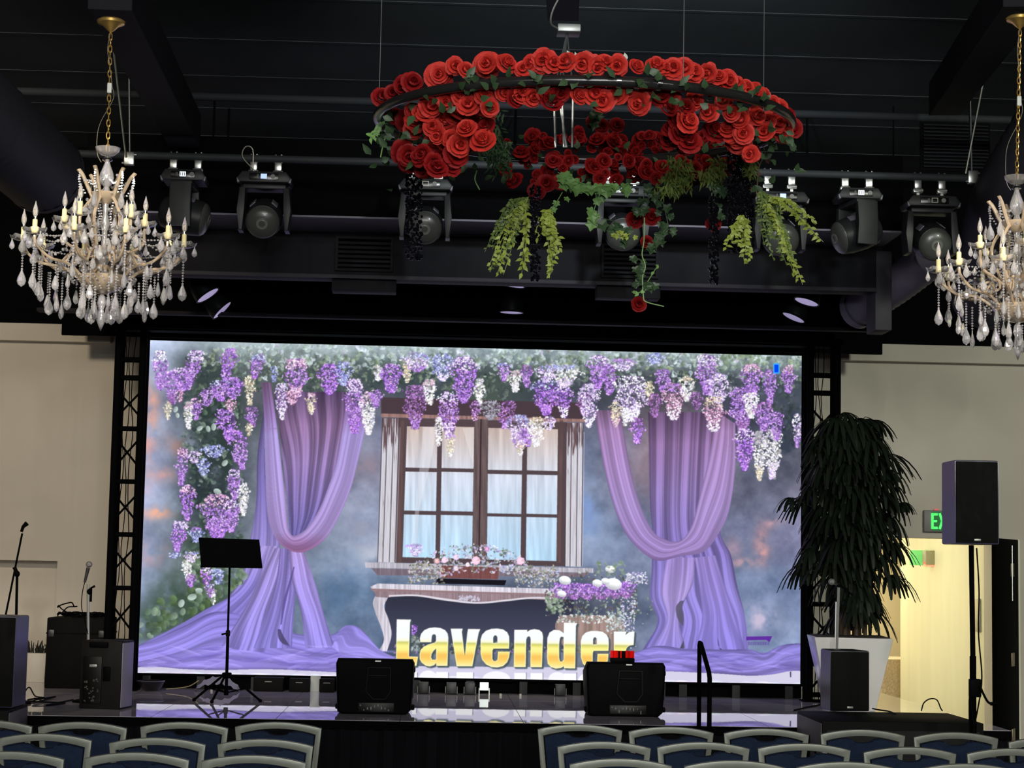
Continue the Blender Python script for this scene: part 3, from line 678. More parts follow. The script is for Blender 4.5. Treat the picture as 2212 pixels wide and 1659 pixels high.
boxes('floor', [(-8.2, 8.2, -27.2, YB+6.5, -.12, 0)], floorm)
cb = MB()                                   # ceiling: deck with shallow ribs running across the hall
cb.box((0, -12.7, 5.70), (16.4, 29.4, .16))
for k in range(26): cb.box((0, -26+k*1.08, 5.619), (16.2, .05, .005))
struct(cb.build('ceiling', ceilm, smooth=False))
# corridor behind the doorway
corm = mat('corridor_cream_panel', (.80, .77, .54), .42, var=.09, scale=1.6, spec=.4, stretch=(3, 3, .5))
cor2 = mat('corridor_beige_wall', (.72, .62, .40), .8, var=.06, scale=2)
SX = DX1+.02                                # right corridor wall plane
YF = 5.35
boxes('wall_corridor', [(SX, SX+.15, YB+.35, YF, 0, 2.75)], corm)
boxes('wall_corridor_rear', [(2.4, 8, 7.6, 7.75, 0, 2.75)], cor2)
boxes('wall_corridor_left', [(2.3, 2.45, YB+.35, 7.6, 0, 2.75)], cor2)
boxes('wall_corridor_end', [(SX+.15, 8, YF-.12, YF, 0, 2.75)], cor2)
boxes('ceiling_corridor', [(2.3, 8, YB+.35, 7.75, 2.75, 2.85)], mat('corridor_ceiling', (.75, .72, .62), .8))
# pale jamb on the right of the doorway
boxes('trim_2', [(at(2197, 1300, YB-.02).x, at(2201, 1300, YB-.02).x, YB-.06, YB, 0, DZ)], mat('white_jamb', (.85, .80, .62), .5))
# carpeted landing beside the stage
struct(boxes('floor_landing', [(4.02, at(1968, 1540, .3).x, -1.2, YB+.34, 0, .46)], mat('pale_landing', (.42, .37, .28), .9, var=.1, scale=20)))

# door leaf, open towards the hall
hA = at(2196, 1400, 1.40); hB = at(2148, 1400, .62); dl = Vector((hB.x-hA.x, hB.y-hA.y, 0)); ang = math.atan2(dl.y, dl.x); LD = dl.length
dd = thing('hall_door', 'black hinged door standing open at the right edge of the lit doorway', 'door', (hA.x, hA.y, 0), ang)
MB().box((LD/2, 0, 1.055), (LD, .045, 2.09), bev=.004).build('leaf', blkm, dd)
for z in (1.80, .93, .20): MB().box((LD*.30, .026, z), (.11, .012, .13), bev=.003).build('hinge', mat('brass_hinge', (.30, .25, .16), .4, metal=.7), dd)
MB().tube([(LD*.34, .034, 1.50), (LD*.34, .034, 2.04)], .007).build('door_rod', steel, dd)
lp = MB(); lp.box((SX-.012, at(2134, 1330, 1.9).y+.2, at(2134, 1330, YB+.5).z), (.02, .16, .34), bev=.004)
tag(lp.build('push_plate', steel), 'small steel plate on the cream corridor wall at hand height', 'plate')
for n_, l_ in ((.34, 'alarm'),): pass
# emergency light and green fixture on the corridor wall
ef = thing('corridor_alarm_fixture', 'small green and grey alarm fixture with a red lamp on the corridor wall', 'alarm', (SX, at(2000, 1205, 1.5).y+2.6, 0))
ze = lambda y: 1.7638+(1236-y)/F*21.0
MB().box((-.10, 0, ze(1205)), (.20, .05, .17), bev=.004).build('green_panel', mat('green_sign', (.25, .75, .25), .5, emit=(.15, .8, .2), estr=.35), ef)
MB().box((-.05, -.22, ze(1205)), (.10, .16, .16), bev=.006).build('housing', mat('grey_housing', (.42, .40, .26), .5), ef)
MB().box((-.05, -.24, ze(1218)), (.10, .10, .06), bev=.006).build('red_lamp', mat('red_lamp_lens', (.8, .25, .15), .3, emit=(1, .35, .2), estr=.8), ef)
# exit sign over the door
xs = at(2028, 1126, YB-.03); xw = .37; s_ = 4050/18.6
es = thing('exit_sign', 'green glowing EXIT sign on the wall above the doorway, half behind the loudspeaker', 'sign', (xs.x+.03, YB-.035, xs.z))
MB().box((0, 0, 0), (xw, .05, .215), bev=.006).build('housing', mat('sign_grey', (.20, .19, .18), .5), es)
MB().box((.035, -.027, 0), (xw-.09, .004, .19)).build('face', mat('sign_dark_green', (.01, .10, .02), .5, emit=(.0, .12, .02), estr=.6), es)
ltm = mat('sign_green_glow', (.1, .9, .2), .5, emit=(.06, 1.0, .12), estr=1.1)
lt = MB(); y_ = -.031
def bar(x0, z0, x1, z1, w=.022): 
    d = Vector((x1-x0, 0, z1-z0)); L_ = d.length; an = math.atan2(d.z, d.x)
    lt.box(((x0+x1)/2, y_, (z0+z1)/2), (L_, .004, w), roty(-an))
h_ = .078; ox = -.104
bar(ox, -h_, ox, h_, .024); bar(ox, h_-.011, ox+.052, h_-.011); bar(ox, 0, ox+.046, 0); bar(ox, -h_+.011, ox+.052, -h_+.011)
ox += .072; bar(ox, -h_, ox+.052, h_, .022); bar(ox, h_, ox+.052, -h_, .022)
ox += .072; bar(ox, -h_, ox, h_, .024)
ox += .026; bar(ox, h_-.011, ox+.058, h_-.011); bar(ox+.029, -h_, ox+.029, h_, .024)
lt.build('letters', ltm, es, smooth=False)
MB().box((-.06, -.01, .115), (.04, .03, .012)).build('indicator', mat('red_glow', (.6, .1, .1), .5, emit=(1, .12, .12), estr=.5), es)

# cloth covered table in the corridor
ct = thing('cloth_table', 'table under a champagne sequinned cloth in the lit corridor', 'table', (at(1880, 1430, 5.6).x, 6.2, 0))
tz = at(1905, 1424, 5.8).z
MB().box((0, 0, tz-.012), (1.5, .75, .024)).build('table_top', mat('cloth_top', (.70, .60, .42), .6, var=.15, scale=20), ct)
cl = MB(); n = 90; ring = []
for k in range(n):
    t = k/n*4; s4 = int(t); f = t-s4; cs4 = [(-.75, -.375), (.75, -.375), (.75, .375), (-.75, .375)]
    a, b = cs4[s4], cs4[(s4+1) % 4]; x = a[0]+(b[0]-a[0])*f; y = a[1]+(b[1]-a[1])*f; q = 1+.05*math.sin(k*1.9)+.03*math.sin(k*.7)
    ring.append(((x, y, tz), (x*(1+.02*q), y*(1.0+.06*q), .24)))
for k in range(n):
    a, b = ring[k], ring[(k+1) % n]; cl.quad(a[0], b[0], b[1], a[1])
bmesh.ops.remove_doubles(cl.bm, verts=cl.bm.verts, dist=1e-5)
cl.build('cloth_drop', mat('sequin_cloth', (.58, .46, .28), .35, metal=.35, var=.3, scale=40, bump=.5), ct)
for sx in (-1, 1):
    for sy in (-1, 1): MB().tube([(sx*.68, sy*.3, tz-.02), (sx*.68, sy*.3, 0)], .015).build('leg', blkm, ct)

# ---------------------------------------------------------------- stage
ZS, YS = .593, -3.03
SX0, SX1 = -7.9, 4.0
stage = thing('stage', 'low black stage platform with a glossy dark deck in front of the LED wall', 'stage', (0, 0, 0))
dk = mat('glossy_stage_deck', (.58, .54, .60), .008, spec=1.0, ior=1.7, var=.15, scale=9, rvar=.018, bump=.014)
st_b = MB(); n0 = 13
for i in range(n0):
    for j in range(4):
        x0 = SX0+(SX1-SX0)*i/n0; x1 = SX0+(SX1-SX0)*(i+1)/n0; y0 = YS+(YB-.02-YS)*j/4; y1 = YS+(YB-.02-YS)*(j+1)/4
        st_b.box(((x0+x1)/2, (y0+y1)/2, ZS-.03), (x1-x0-.004, y1-y0-.004, .06))
st_b.build('deck', dk, stage, smooth=False)
MB().box(((SX0+SX1)/2, YS-.006, ZS-.034), (SX1-SX0, .010, .062)).build('edge_strip', blkm, stage)
sk = MB(); N_ = 520; P_ = []
for k in range(N_+1):
    x = SX0+(SX1-SX0)*k/N_; P_.append((x, YS+.02+.018*math.sin(k*1.35)+.008*math.sin(k*.37)))
vt = [sk.bm.verts.new((x, y, ZS-.062)) for x, y in P_]; vb = [sk.bm.verts.new((x, y-.01, .005)) for x, y in P_]
for k in range(N_): sk.bm.faces.new((vt[k], vt[k+1], vb[k+1], vb[k]))
sk.build('skirt', mat('black_stage_skirt', (.006, .006, .008), .9, spec=.1), stage)

# ---------------------------------------------------------------- LED wall
scr, _ = paint_screen()
img = bpy.data.images.new('led_wall_picture', 2048, 1024, alpha=False, float_buffer=False)
px_ = np.ones((1024, 2048, 4), np.float32); px_[..., :3] = scr[::-1]
img.pixels.foreach_set(px_.ravel()); img.update(); img.pack()
lm = bpy.data.materials.new('led_picture'); lm.use_nodes = True; nt = lm.node_tree; nt.nodes.clear()
ti = nt.nodes.new('ShaderNodeTexImage'); ti.image = img; ti.interpolation = 'Linear'; ti.extension = 'EXTEND'
em = nt.nodes.new('ShaderNodeEmission'); em.inputs[1].default_value = 1.04
ou = nt.nodes.new('ShaderNodeOutputMaterial'); nt.links.new(ti.outputs[0], em.inputs[0]); nt.links.new(em.outputs[0], ou.inputs[0])
led = thing('led_wall', 'large LED video wall showing lavender drapes, wisteria and a window with the word Lavender', 'screen', (0, 0, ZS))
zb = .73-ZS; ht = 3.0
pb = MB(); pb.quad((-3, 0, zb), (3, 0, zb), (3, 0, zb+ht), (-3, 0, zb+ht))
pn = pb.build('screen_face', lm, led, smooth=False, fix=False)
uv = pn.data.uv_layers.new(name='uv')
for li, c in zip(range(4), ((0, 0), (1, 0), (1, 1), (0, 1))): uv.data[li].uv = c
MB().box((0, .075, zb+ht/2), (6.06, .14, 3.05), bev=.01).build('cabinet', blkm, led)
MB().box((0, .16, zb/2-.004), (6.06, .12, zb-.012)).build('support_base', blkm, led)
for k in range(13): MB().box((-2.9+k*.4833, .06, zb/2), (.07, .10, zb-.002)).build('foot', mat('dark_foot', (.006, .006, .006), .6), led)
# ---------------------------------------------------------------- box trusses beside the wall
def truss(name, label, xl, xr, Y, z0, z1, rungs, xbays):
    w = xr-xl; t = thing(name, label, 'truss', ((xl+xr)/2, Y, z0)); h = z1-z0; r = .034; dp = .075
    for sx in (-1, 1):
        for sy in (-1, 1):
            MB().tube([(sx*(w/2-r), sy*dp, 0), (sx*(w/2-r), sy*dp, h)], r, 10).build('chord', blkm, t)
    b = MB()
    for z in rungs:
        b = MB(); b.tube([(-w/2+r, -dp, z-z0), (w/2-r, -dp, z-z0)], .021, 8); b.tube([(-w/2+r, -dp, z-z0), (-w/2+r, dp, z-z0), (w/2-r, dp, z-z0), (w/2-r, -dp, z-z0)], .014, 8); b.build('rung', blkm, t)
    b = MB()
    for za, zc in xbays:
        b = MB(); b.tube([(-w/2+r, -dp, za-z0), (w/2-r, -dp, zc-z0)], .011, 6); b.tube([(-w/2+r, -dp, zc-z0), (w/2-r, -dp, za-z0)], .011, 6); b.build('cross_brace', blkm, t)
    MB().box((0, 0, .006), (w+.04, .24, .012), bev=.003).build('base_plate', blkm, t)
    c = MB()
    for k in range(3):
        x = -w/2+.09+k*.035
        c.tube([(x+.012*math.sin(q*.9+k*2), -.01+.02*math.sin(q*1.7+k), h*q/26) for q in range(27)], .0045, 5)
    c.build('cable', blk, t)
    return t
YT = -.25
zl = lambda y: at(275, y, YT).z
zr = lambda y: at(1772, y, YT).z
ry = [778, 817, 927, 1041, 1155, 1270]
truss('box_truss', 'tall black box truss standing left of the LED wall', at(238, 1100, YT).x, at(303, 1100, YT).x+.02, YT, ZS, zl(704),
      [zl(y) for y in ry]+[zl(1384), zl(1480)], [(zl(845), zl(903)), (zl(947), zl(1010)), (zl(1066), zl(1127)), (zl(1180), zl(1240)), (zl(1298), zl(1365)), (zl(1395), zl(1470))])
truss('box_truss', 'tall black box truss right of the LED wall, behind the potted palm', at(1738, 1100, YT).x, at(1812, 1100, YT).x, YT, ZS, zr(742),
      [zr(y) for y in (812, 850, 965, 1080, 1195, 1305)]+[zr(1412), zr(1500)], [(zr(882), zr(945)), (zr(985), zr(1050)), (zr(1100), zr(1165)), (zr(1215), zr(1280)), (zr(1325), zr(1390)), (zr(1425), zr(1490))])
ht_ = thing('header_truss', 'black horizontal truss spanning above the LED wall', 'truss', (0, YT, 3.80))
xl_, xr_ = at(238, 730, YT).x, at(1812, 740, YT).x
for dz in (.0, .16):
    for dy in (-.14, .14): MB().tube([(xl_, dy, dz+.02), (xr_, dy, dz+.02)], .03, 8).build('chord', blkm, ht_)
b = MB(); n_ = 22
for k in range(n_):
    xa = xl_+(xr_-xl_)*k/n_; xb = xl_+(xr_-xl_)*(k+1)/n_
    b.tube([(xa, -.14, .02 if k % 2 else .18), (xb, -.14, .18 if k % 2 else .02)], .012, 6)
b.build('cross_brace', blkm, ht_)
MB().box(((xl_+xr_)/2, .02, .085), (xr_-xl_-.1, .18, .20)).build('fascia', blkm, ht_)
# black masking drop behind the header up to the ceiling
tag(MB().box(((xl_+xr_)/2, .60, 4.72), (xr_-xl_+1.2, .05, 1.78)).build('black_border_drape', blkm), 'black border drape hanging above the LED wall', 'drape')['kind'] = 'structure'

# ---------------------------------------------------------------- soffit, duct and its vents
YD = -2.9
xd0, xd1 = at(225, 590, YD).x, at(1894, 560, YD).x
zt_, zb_ = 4.262, at(700, 600, YD).z
sof = struct(MB().box(((xd0+xd1)/2, -3.2, 4.56), (xd1-xd0+.1, .62, .56)).build('beam_soffit', blkm, smooth=False))
struct(MB().box(((xd0+xd1)/2, -3.2, 4.27), (xd1-xd0+.1, .60, .014)).build('trim_soffit_lit', mat('soffit_painted_light', (.17, .16, .20), .7, var=.3, scale=4), smooth=False))  # paler plate: screen light on the underside is put into its colour
dt = thing('air_duct', 'long black rectangular air duct crossing above the stage', 'duct', ((xd0+xd1)/2, YD, zb_))
MB().box((0, .12, (zt_-zb_)/2), (xd1-xd0, .22, zt_-zb_-.006), bev=.01).build('duct_body', beamm, dt)
MB().box((0, -.012, .012), (xd1-xd0, .02, .03), bev=.003).build('edge_flange', ductm, dt)
for a_, b_ in ((725, 850), (1299, 1422)):
    xa, xb = at(a_, 540, YD).x-dt.location.x, at(b_, 540, YD).x-dt.location.x; z0_, z1_ = .055, zt_-zb_-.03
    v = MB(); poly = [(xa, z0_), (xb, z0_), (xb, z1_), (xa, z1_)]; q = .02
    v.prism(poly, .02, Matrix.Translation((0, -.012, 0)), holes=[(xa+q, z0_+q), (xb-q, z0_+q), (xb-q, z1_-q), (xa+q, z1_-q)])
    vo = v.build('vent_frame', beamm, dt)
    s = MB()
    for k in range(7): s.box(((xa+xb)/2, -.008, z0_+.03+k*(z1_-z0_-.06)/6), (xb-xa-.04, .016, .004), rotx(.6))
    s.build('vent_slat', blkm, vo)
    MB().box(((xa+xb)/2, .13, -.045), (xb-xa+.05, .18, .09), bev=.004).build('duct_collar', beamm, dt)
MB().box((at(1912, 560, YD).x-dt.location.x, .2, .02), (.13, .30, .62), bev=.006).build('duct_drop', ductm, dt)
# second beam lower down in front of the header
struct(MB().box((at(1000, 700, -1.2).x, -1.2, at(1000, 697, -1.2).z+.02), (7.2, .10, .03), bev=.004).build('beam_lip', beamm))
struct(MB().box((at(1000, 700, -1.2).x, -1.1, at(1000, 697, -1.2).z+.24), (7.2, .10, .42)).build('beam_header', blkm, smooth=False))

# round ducts
def flex(name, label, pts, r, seg=60, m=None, rib=.010):
    t = thing(name, label, 'duct', pts[0]); P = curve3(pts, seg); o = Vector(pts[0])
    b = MB(); b.tube([p-o for p in P], [r+(rib if k % 2 else 0) for k in range(len(P))], 22, caps=False)
    b.build('duct_skin', m or ductm, t)
    d = (P[-1]-P[-2]).normalized(); q = d.to_track_quat('Z', 'Y').to_matrix().to_4x4(); q.translation = P[-1]-o
    MB().lathe([(r+.012, -.04), (r+.014, .02), (r*.92, .05), (0, .06)], 22, q).build('end_collar', m or ductm, t)
    for q in ((.5,) if r < .2 else (.15,)):
        p = P[int(q*(len(P)-1))]-o; MB().tube([p+Vector((0, 0, r*.9)), Vector((p.x, p.y, 5.60-o.z))], .006, 5).build('hanger_rod', blkm, t)
    return t
flex('round_duct', 'large dark grey round air duct hanging at the upper left', [at(-330, 60, -8.6), at(-130, 180, -7.8), at(0, 290, -6.9), at(92, 372, -6.0)], .235)
flex('round_duct', 'large dark grey round air duct behind the right chandelier', [at(2420, 60, -6.0), at(2250, 330, -5.2), at(2170, 470, -4.0), at(2135, 640, -2.9)], .27)
flex('flexible_duct', 'short ribbed purple grey duct below the right end of the black air duct', [at(2010, 560, -2.4), at(1930, 620, -2.0), at(1850, 670, -1.6)], .15, 30, mat('ribbed_duct', (.16, .14, .19), .5, var=.2, scale=8), .008)

# ---------------------------------------------------------------- roof beams, pipes, hangers
def rbeam(name, p0, p1, w, h):
    d = p1-p0; M = d.to_track_quat('Y', 'Z').to_matrix()
    return struct(MB().box((p0+p1)/2, (w, d.length, h), M, bev=.004).build(name, beamm, smooth=False))
rbeam('beam_roof', at(236, 38, -7.9)+Vector((0, 0, .16)), at(398, 330, -3.9)+Vector((0, 0, .16)), .22, .24)
rbeam('beam_roof', at(2215, 30, -7.9)+Vector((0, 0, .16)), at(2040, 260, -3.9)+Vector((0, 0, .16)), .22, .24)
rbeam('beam_roof', at(1214, -60, -9.2)+Vector((0, 0, .10)), at(1216, 52, -7.6)+Vector((0, 0, .10)), .16, .16)
YP = -4.2
zp = at(900, 352, YP).z
pipe = thing('lighting_pipe', 'long dark steel pipe carrying the moving head lights', 'pipe', (0, YP, zp))
pa, pb_ = at(150, 350, YP).x, at(2122, 380, YP).x
MB().tube([(pa, 0, 0), (pb_, 0, 0)], .026, 12).build('pipe', mat('pipe_grey', (.030, .033, .036), .6, var=.3, scale=3, spec=.2), pipe)
for x in (pa, pb_): MB().lathe([(.03, -.02), (.03, .02)], 12, Matrix.Translation((x, 0, 0))@Matrix.Rotation(PI/2, 4, 'Y')).build('end_cap', steel, pipe)
p2 = tag(MB().tube([(-4.4, 0, 0), (6.2, 0, 0)], .030, 10).build('ceiling_pipe', mat('pipe_dark', (.022, .024, .027), .7, spec=.1)), 'upper dark pipe running across the hall above the moving heads', 'pipe')
p2.location = (0, -3.4, at(900, 222, -3.4).z)
for a_, b_, lab in (((279, 95), (281, 345), 'perforated steel hanger strap holding the left end of the lighting pipe'), ((2094, 172), (2098, 385), 'perforated steel hanger strap holding the right end of the lighting pipe')):
    A_, B_ = at(*a_, YP), at(*b_, YP); t = thing('hanger_strap', lab, 'strap', B_)
    d = A_-B_; s = MB()
    s.box(d/2, (.035, .008, d.length), d.to_track_quat('Z', 'Y').to_matrix()); s.build('strap', mat('strap_steel', (.16, .17, .16), .45, metal=.6), t)
    h = MB()
    for k in range(2, 30): h.lathe([(.009, -.006), (.009, -.0045), (0, -.0045)], 8, Matrix.Translation(d*k/31+Vector((0, -.001, 0)))@Matrix.Rotation(PI/2, 4, 'X'))
    h.build('hole', blkm, t)
    MB().box((0, -.03, .0), (.07, .05, .09), bev=.006).build('clamp', steel, t)
    for k in (-1, 1): MB().tube([(k*.05-.0, -.035, .03*k), (k*.02, -.035, .03*k)], .007, 6).build('bolt', steel, t)
for a_, b_, lab in (((243, 90), (272, 340), 'thin steel rod slanting beside the left hanger strap'), ((2131, 140), (2086, 375), 'thin steel rod slanting beside the right hanger strap')):
    tag(MB().tube([at(*a_, YP-.1), at(*b_, YP-.06)], .007, 6).build('slanting_rod', mat('rod_steel', (.22, .23, .20), .4, metal=.6)), lab, 'rod')
# ceiling vent grille above the right pipe
gv = thing('ceiling_grille', 'dark louvred grille on the rear wall right of the lighting pipe', 'vent', at(2065, 315, -2.6))
for k in range(13): MB().box((0, 0, -.17+k*.028), (.52, .02, .008), rotx(.5)).build('slat', beamm, gv)
MB().box((0, .03, 0), (.56, .02, .40)).build('backing', blkm, gv)

# ---------------------------------------------------------------- moving head lights
dome_m = mat('frosted_lens', (.055, .057, .052), .32, spec=.45, coat=.2)
hm = mat('fixture_black', (.014, .015, .016), .45, spec=.3, var=.25, scale=30)
def clampgeo(x):
    b = MB(); b.box((x, 0, -.055), (.05, .035, .06), bev=.006); b.tube([(x+.034*math.cos(a), 0, .0+.034*math.sin(a)) for a in [PI*k/6+PI for k in range(-2, 9)]], .007, 6)
    b.box((x, 0, -.10), (.07, .05, .03), bev=.006); b.tube([(x-.03, -.03, -.10), (x+.03, -.03, -.10)], .008, 6); return b
def head(px, py, label, lit=True, kind='front', yaw=0.0, tilt=0.5, dropz=.0, scr_c=(.45, .62, 1.0), swivel=0.0):
    p = at(px, py, YP); t = thing('moving_head_light', label, 'stage light', (p.x, YP, zp))
    for x in (-.085, .085): clampgeo(x).build('clamp', steel, t)
    bz = -.155-dropz; k = 1.0 if kind == 'front' else .82
    if dropz: MB().box((-.085, 0, -.12-dropz/2), (.02, .02, dropz+.02)).build('stem', steel, t); MB().box((.085, 0, -.12-dropz/2), (.02, .02, dropz+.02)).build('stem', steel, t)
    MB().prism([(-.17*k, -.035), (-.185*k, -.005), (-.15*k, .04), (.15*k, .04), (.185*k, -.005), (.17*k, -.035)], .26, Matrix.Translation((0, 0, bz)), bev=.008).build('base', hm, t)
    MB().box((-.0, -.134, bz+.002), (.20*k, .008, .045), bev=.002).build('control_panel', mat('panel_black', (.004, .004, .004), .25), t)
    if lit: d_ = MB().box((0, -.1395, bz+.003), (.042, .004, .034)).build('display', mat('display_blue' if kind == 'front' else 'display_white', scr_c, .4, emit=scr_c, estr=.75), t)
    else: d_ = MB().prism([(-.022, -.017), (.022, -.017), (.022, .017), (-.022, .017)], .003, Matrix.Translation((0, -.1395, bz+.003)), holes=[(-.018, -.013), (.018, -.013), (.018, .013), (-.018, .013)]).build('display', mat('panel_print', (.5, .5, .42), .5), t)
    if lit and kind != 'front':
        g = MB()
        for x in (-.014, .0, .012): g.box((x, -.1422, bz+.003), (.004, .001, .022))
        g.build('display_figure', mat('panel_black2', (.01, .01, .03), .5), d_)
    g = MB()
    for x in (-.045, -.038): g.box((x, -.139, bz+.003), (.003, .002, .03))
    g.lathe([(.016, 0), (.016, .004), (0, .004)], 14, Matrix.Translation((.062, -.138, bz+.003))@Matrix.Rotation(PI/2, 4, 'X'))
    g.build('buttons', mat('button_grey', (.15, .15, .14), .5), t)
    for sx in (-1, 1): MB().box((sx*.178*k, -.10, bz-.022), (.018, .05, .035), roty(sx*.2), bev=.004).build('side_handle', mat('grey_handle', (.10, .095, .12), .4), t)
    R_ = Matrix.Rotation(yaw, 4, 'Z'); zc = bz-.26
    for sx in (-1, 1):
        y = MB(); y.prism([(sx*.13, .20), (sx*.175, .20), (sx*.185, .04), (sx*.175, -.10), (sx*.145, -.10), (sx*.135, .05)], .15, Matrix.Translation((0, 0, zc)), bev=.008)
        o = y.build('yoke_arm', hm, t); o.matrix_local = R_
    o = MB().box((0, 0, zc+.205), (.30, .15, .035), bev=.01).build('yoke_bridge', hm, t); o.matrix_local = R_
    M = R_@Matrix.Translation((0, 0, zc))@Matrix.Rotation(swivel, 4, 'Y')@Matrix.Rotation(tilt, 4, 'X')     # local -Y = lens direction
    Q = Matrix.Rotation(PI/2, 4, 'X')                                      # lathe z -> -y
    hb = MB().lathe([(0, -.17), (.075, -.165), (.105, -.14), (.125, -.05), (.128, .06), (.120, .12), (.118, .135), (.105, .14)], 26, Q).build('head_body', hm, t); hb.matrix_local = M
    d = MB().lathe([(.116, .132), (.108, .150), (.085, .166), (.05, .176), (0, .180)], 26, Q).build('lens', dome_m, hb)
    r2 = MB().lathe([(.030, .1795), (.040, .1800), (.040, .174), (.022, .174), (.022, .1812), (.030, .1795)], 22, Q).build('lens_centre', mat('lens_centre', (.12, .125, .11), .3), hb)
    v = MB()
    for sx in (-1, 1): v.box((sx*.075, -.02, .108), (.05, .10, .008), roty(sx*.7), bev=.002)
    v.build('cooling_fin', mat('grey_fin', (.12, .115, .14), .35), hb)
    return t
hd = head(575, 350, 'moving head light left of the rose wreath, display lit, round lens facing the hall', tilt=.42)
lp_ = MB(); P_ = curve3([(-.07, -.05, -.10), (-.16, -.05, .0), (-.14, -.05, .07), (-.09, -.05, .05), (-.08, -.05, -.10), (-.02, -.06, -.16)], 20); lp_.tube(P_, .004, 6); lp_.build('safety_loop', mat('safety_wire', (.45, .42, .35), .4, metal=.5), hd)
head(921, 350, 'moving head light with unlit display hanging below the left part of the rose wreath', lit=False, tilt=.35, dropz=.02)
head(1345, 352, 'moving head light with lit display behind the middle of the rose wreath', tilt=.35, dropz=.03)
head(1684, 362, 'moving head light with lit display behind the yellow-green sprays', tilt=.35, dropz=.04)
head(2008, 372, 'moving head light with unlit display at the far right end of the pipe', lit=False, tilt=.35, dropz=.04, swivel=-.12)
head(402, 345, 'moving head light turned sideways, nearest the left chandelier', kind='side', yaw=PI/2*.97, tilt=.18, scr_c=(.9, .95, 1.0))
head(1851, 372, 'moving head light turned sideways right of the yellow-green sprays', kind='side', yaw=-PI/2*.85, tilt=.30, scr_c=(.75, .85, 1.0))

# ---------------------------------------------------------------- par cans above the LED wall
parlens = mat('par_lens_added_glow', (.62, .58, .70), .35, var=.3, scale=60, emit=(.42, .36, .62), estr=.62)  # lilac emission added where screen light leaves the lenses too dark
def par(px, py, Y, tx, ty, label, yk=1):
    p = at(px, py, Y); t = thing('par_can', label, 'stage light', p)
    M = Matrix.Rotation(ty, 4, 'Y')@Matrix.Rotation(tx, 4, 'X')
    for nm, o in (('housing', MB().lathe([(.105, 0), (.108, .02), (.10, .10), (.075, .17), (0, .18)], 22)), ('rim', MB().lathe([(.105, -.006), (.112, 0), (.105, .012), (.098, 0), (.105, -.006)], 22))):
        ob = o.build(nm, hm, t); ob.matrix_local = M
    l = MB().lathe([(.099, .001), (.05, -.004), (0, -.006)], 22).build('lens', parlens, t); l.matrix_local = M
    k = MB().tube([(-.12, 0, .06), (-.12, 0, .24), (.12, 0, .24), (.12, 0, .06)], .008, 6).build('yoke', blkm, t)
    MB().tube([(0, 0, .24), (0, 0, 5.60-p.z)], .010, 6).build('drop_rod', blkm, t)
par(449, 638, -1.72, -.06, -.62, 'upper par can with a purple lens left of the LED wall top'); par(480, 670, -1.25, -.02, -.80, 'lower par can with a steeply tilted pale lens left of the LED wall top')
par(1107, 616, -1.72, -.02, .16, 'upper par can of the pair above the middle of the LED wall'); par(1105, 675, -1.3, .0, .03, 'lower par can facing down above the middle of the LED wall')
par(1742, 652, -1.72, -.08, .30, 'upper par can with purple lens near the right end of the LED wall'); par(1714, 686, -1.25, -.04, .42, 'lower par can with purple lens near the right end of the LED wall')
# ---------------------------------------------------------------- things on the stage
silv = mat('worn_silver', (.45, .45, .43), .4, metal=.6)
# music stand
p = atz(488, 1515, ZS); S0 = Vector((p.x, p.y, ZS))
ms = thing('music_stand', 'black folding music stand in front of the left purple drape on screen', 'music stand', S0)
kx = 1/(F/((p-CAM).dot(fw_)))
top = at(497, 1195, p.y)
MB().prism([(-.262, .125), (.238, .118), (.275, -.118), (-.232, -.112)], .012, Matrix.Translation((top.x-S0.x+.0, -.02, top.z-ZS))@Matrix.Rotation(-.12, 4, 'X'), bev=.003).build('desk', blkm, ms)
MB().box((top.x-S0.x+.02, -.055, top.z-ZS-.115), (.50, .06, .012), bev=.003).build('shelf', blkm, ms)
jz = at(491, 1368, p.y).z-ZS; tx_ = top.x-S0.x
MB().tube([(0, 0, .10), (tx_*.35, 0, jz)], .013, 10).build('lower_pole', blkm, ms)
MB().tube([(tx_*.35, 0, jz-.02), (tx_, 0, top.z-ZS-.05)], .009, 10).build('upper_pole', blkm, ms)
b = MB(); b.box((tx_*.35, 0, jz), (.034, .034, .05), bev=.006); b.tube([(tx_*.35-.01, -.01, jz), (tx_*.35-.05, -.02, jz-.01)], .008, 6); b.build('height_knob', blk, ms)
MB().box((0, 0, .215), (.075, .07, .04), bev=.008).build('tripod_collar', blkm, ms)
MB().lathe([(.018, .05), (.02, .075), (.018, .10)], 10).build('lower_collar', blkm, ms)
for fx, fy in ((-.255, -.05), (-.09, -.22), (.285, -.04)):
    l = MB().tube([(fx*.10, fy*.10, .215), (fx, fy, .012)], .010, 8).build('leg', blkm, ms)
    MB().ball((fx, fy, .012), .016).build('foot', blk, l)
    MB().tube([(fx*.55, fy*.55, .108), (0, 0, .07)], .006, 6).build('strut', blkm, ms)

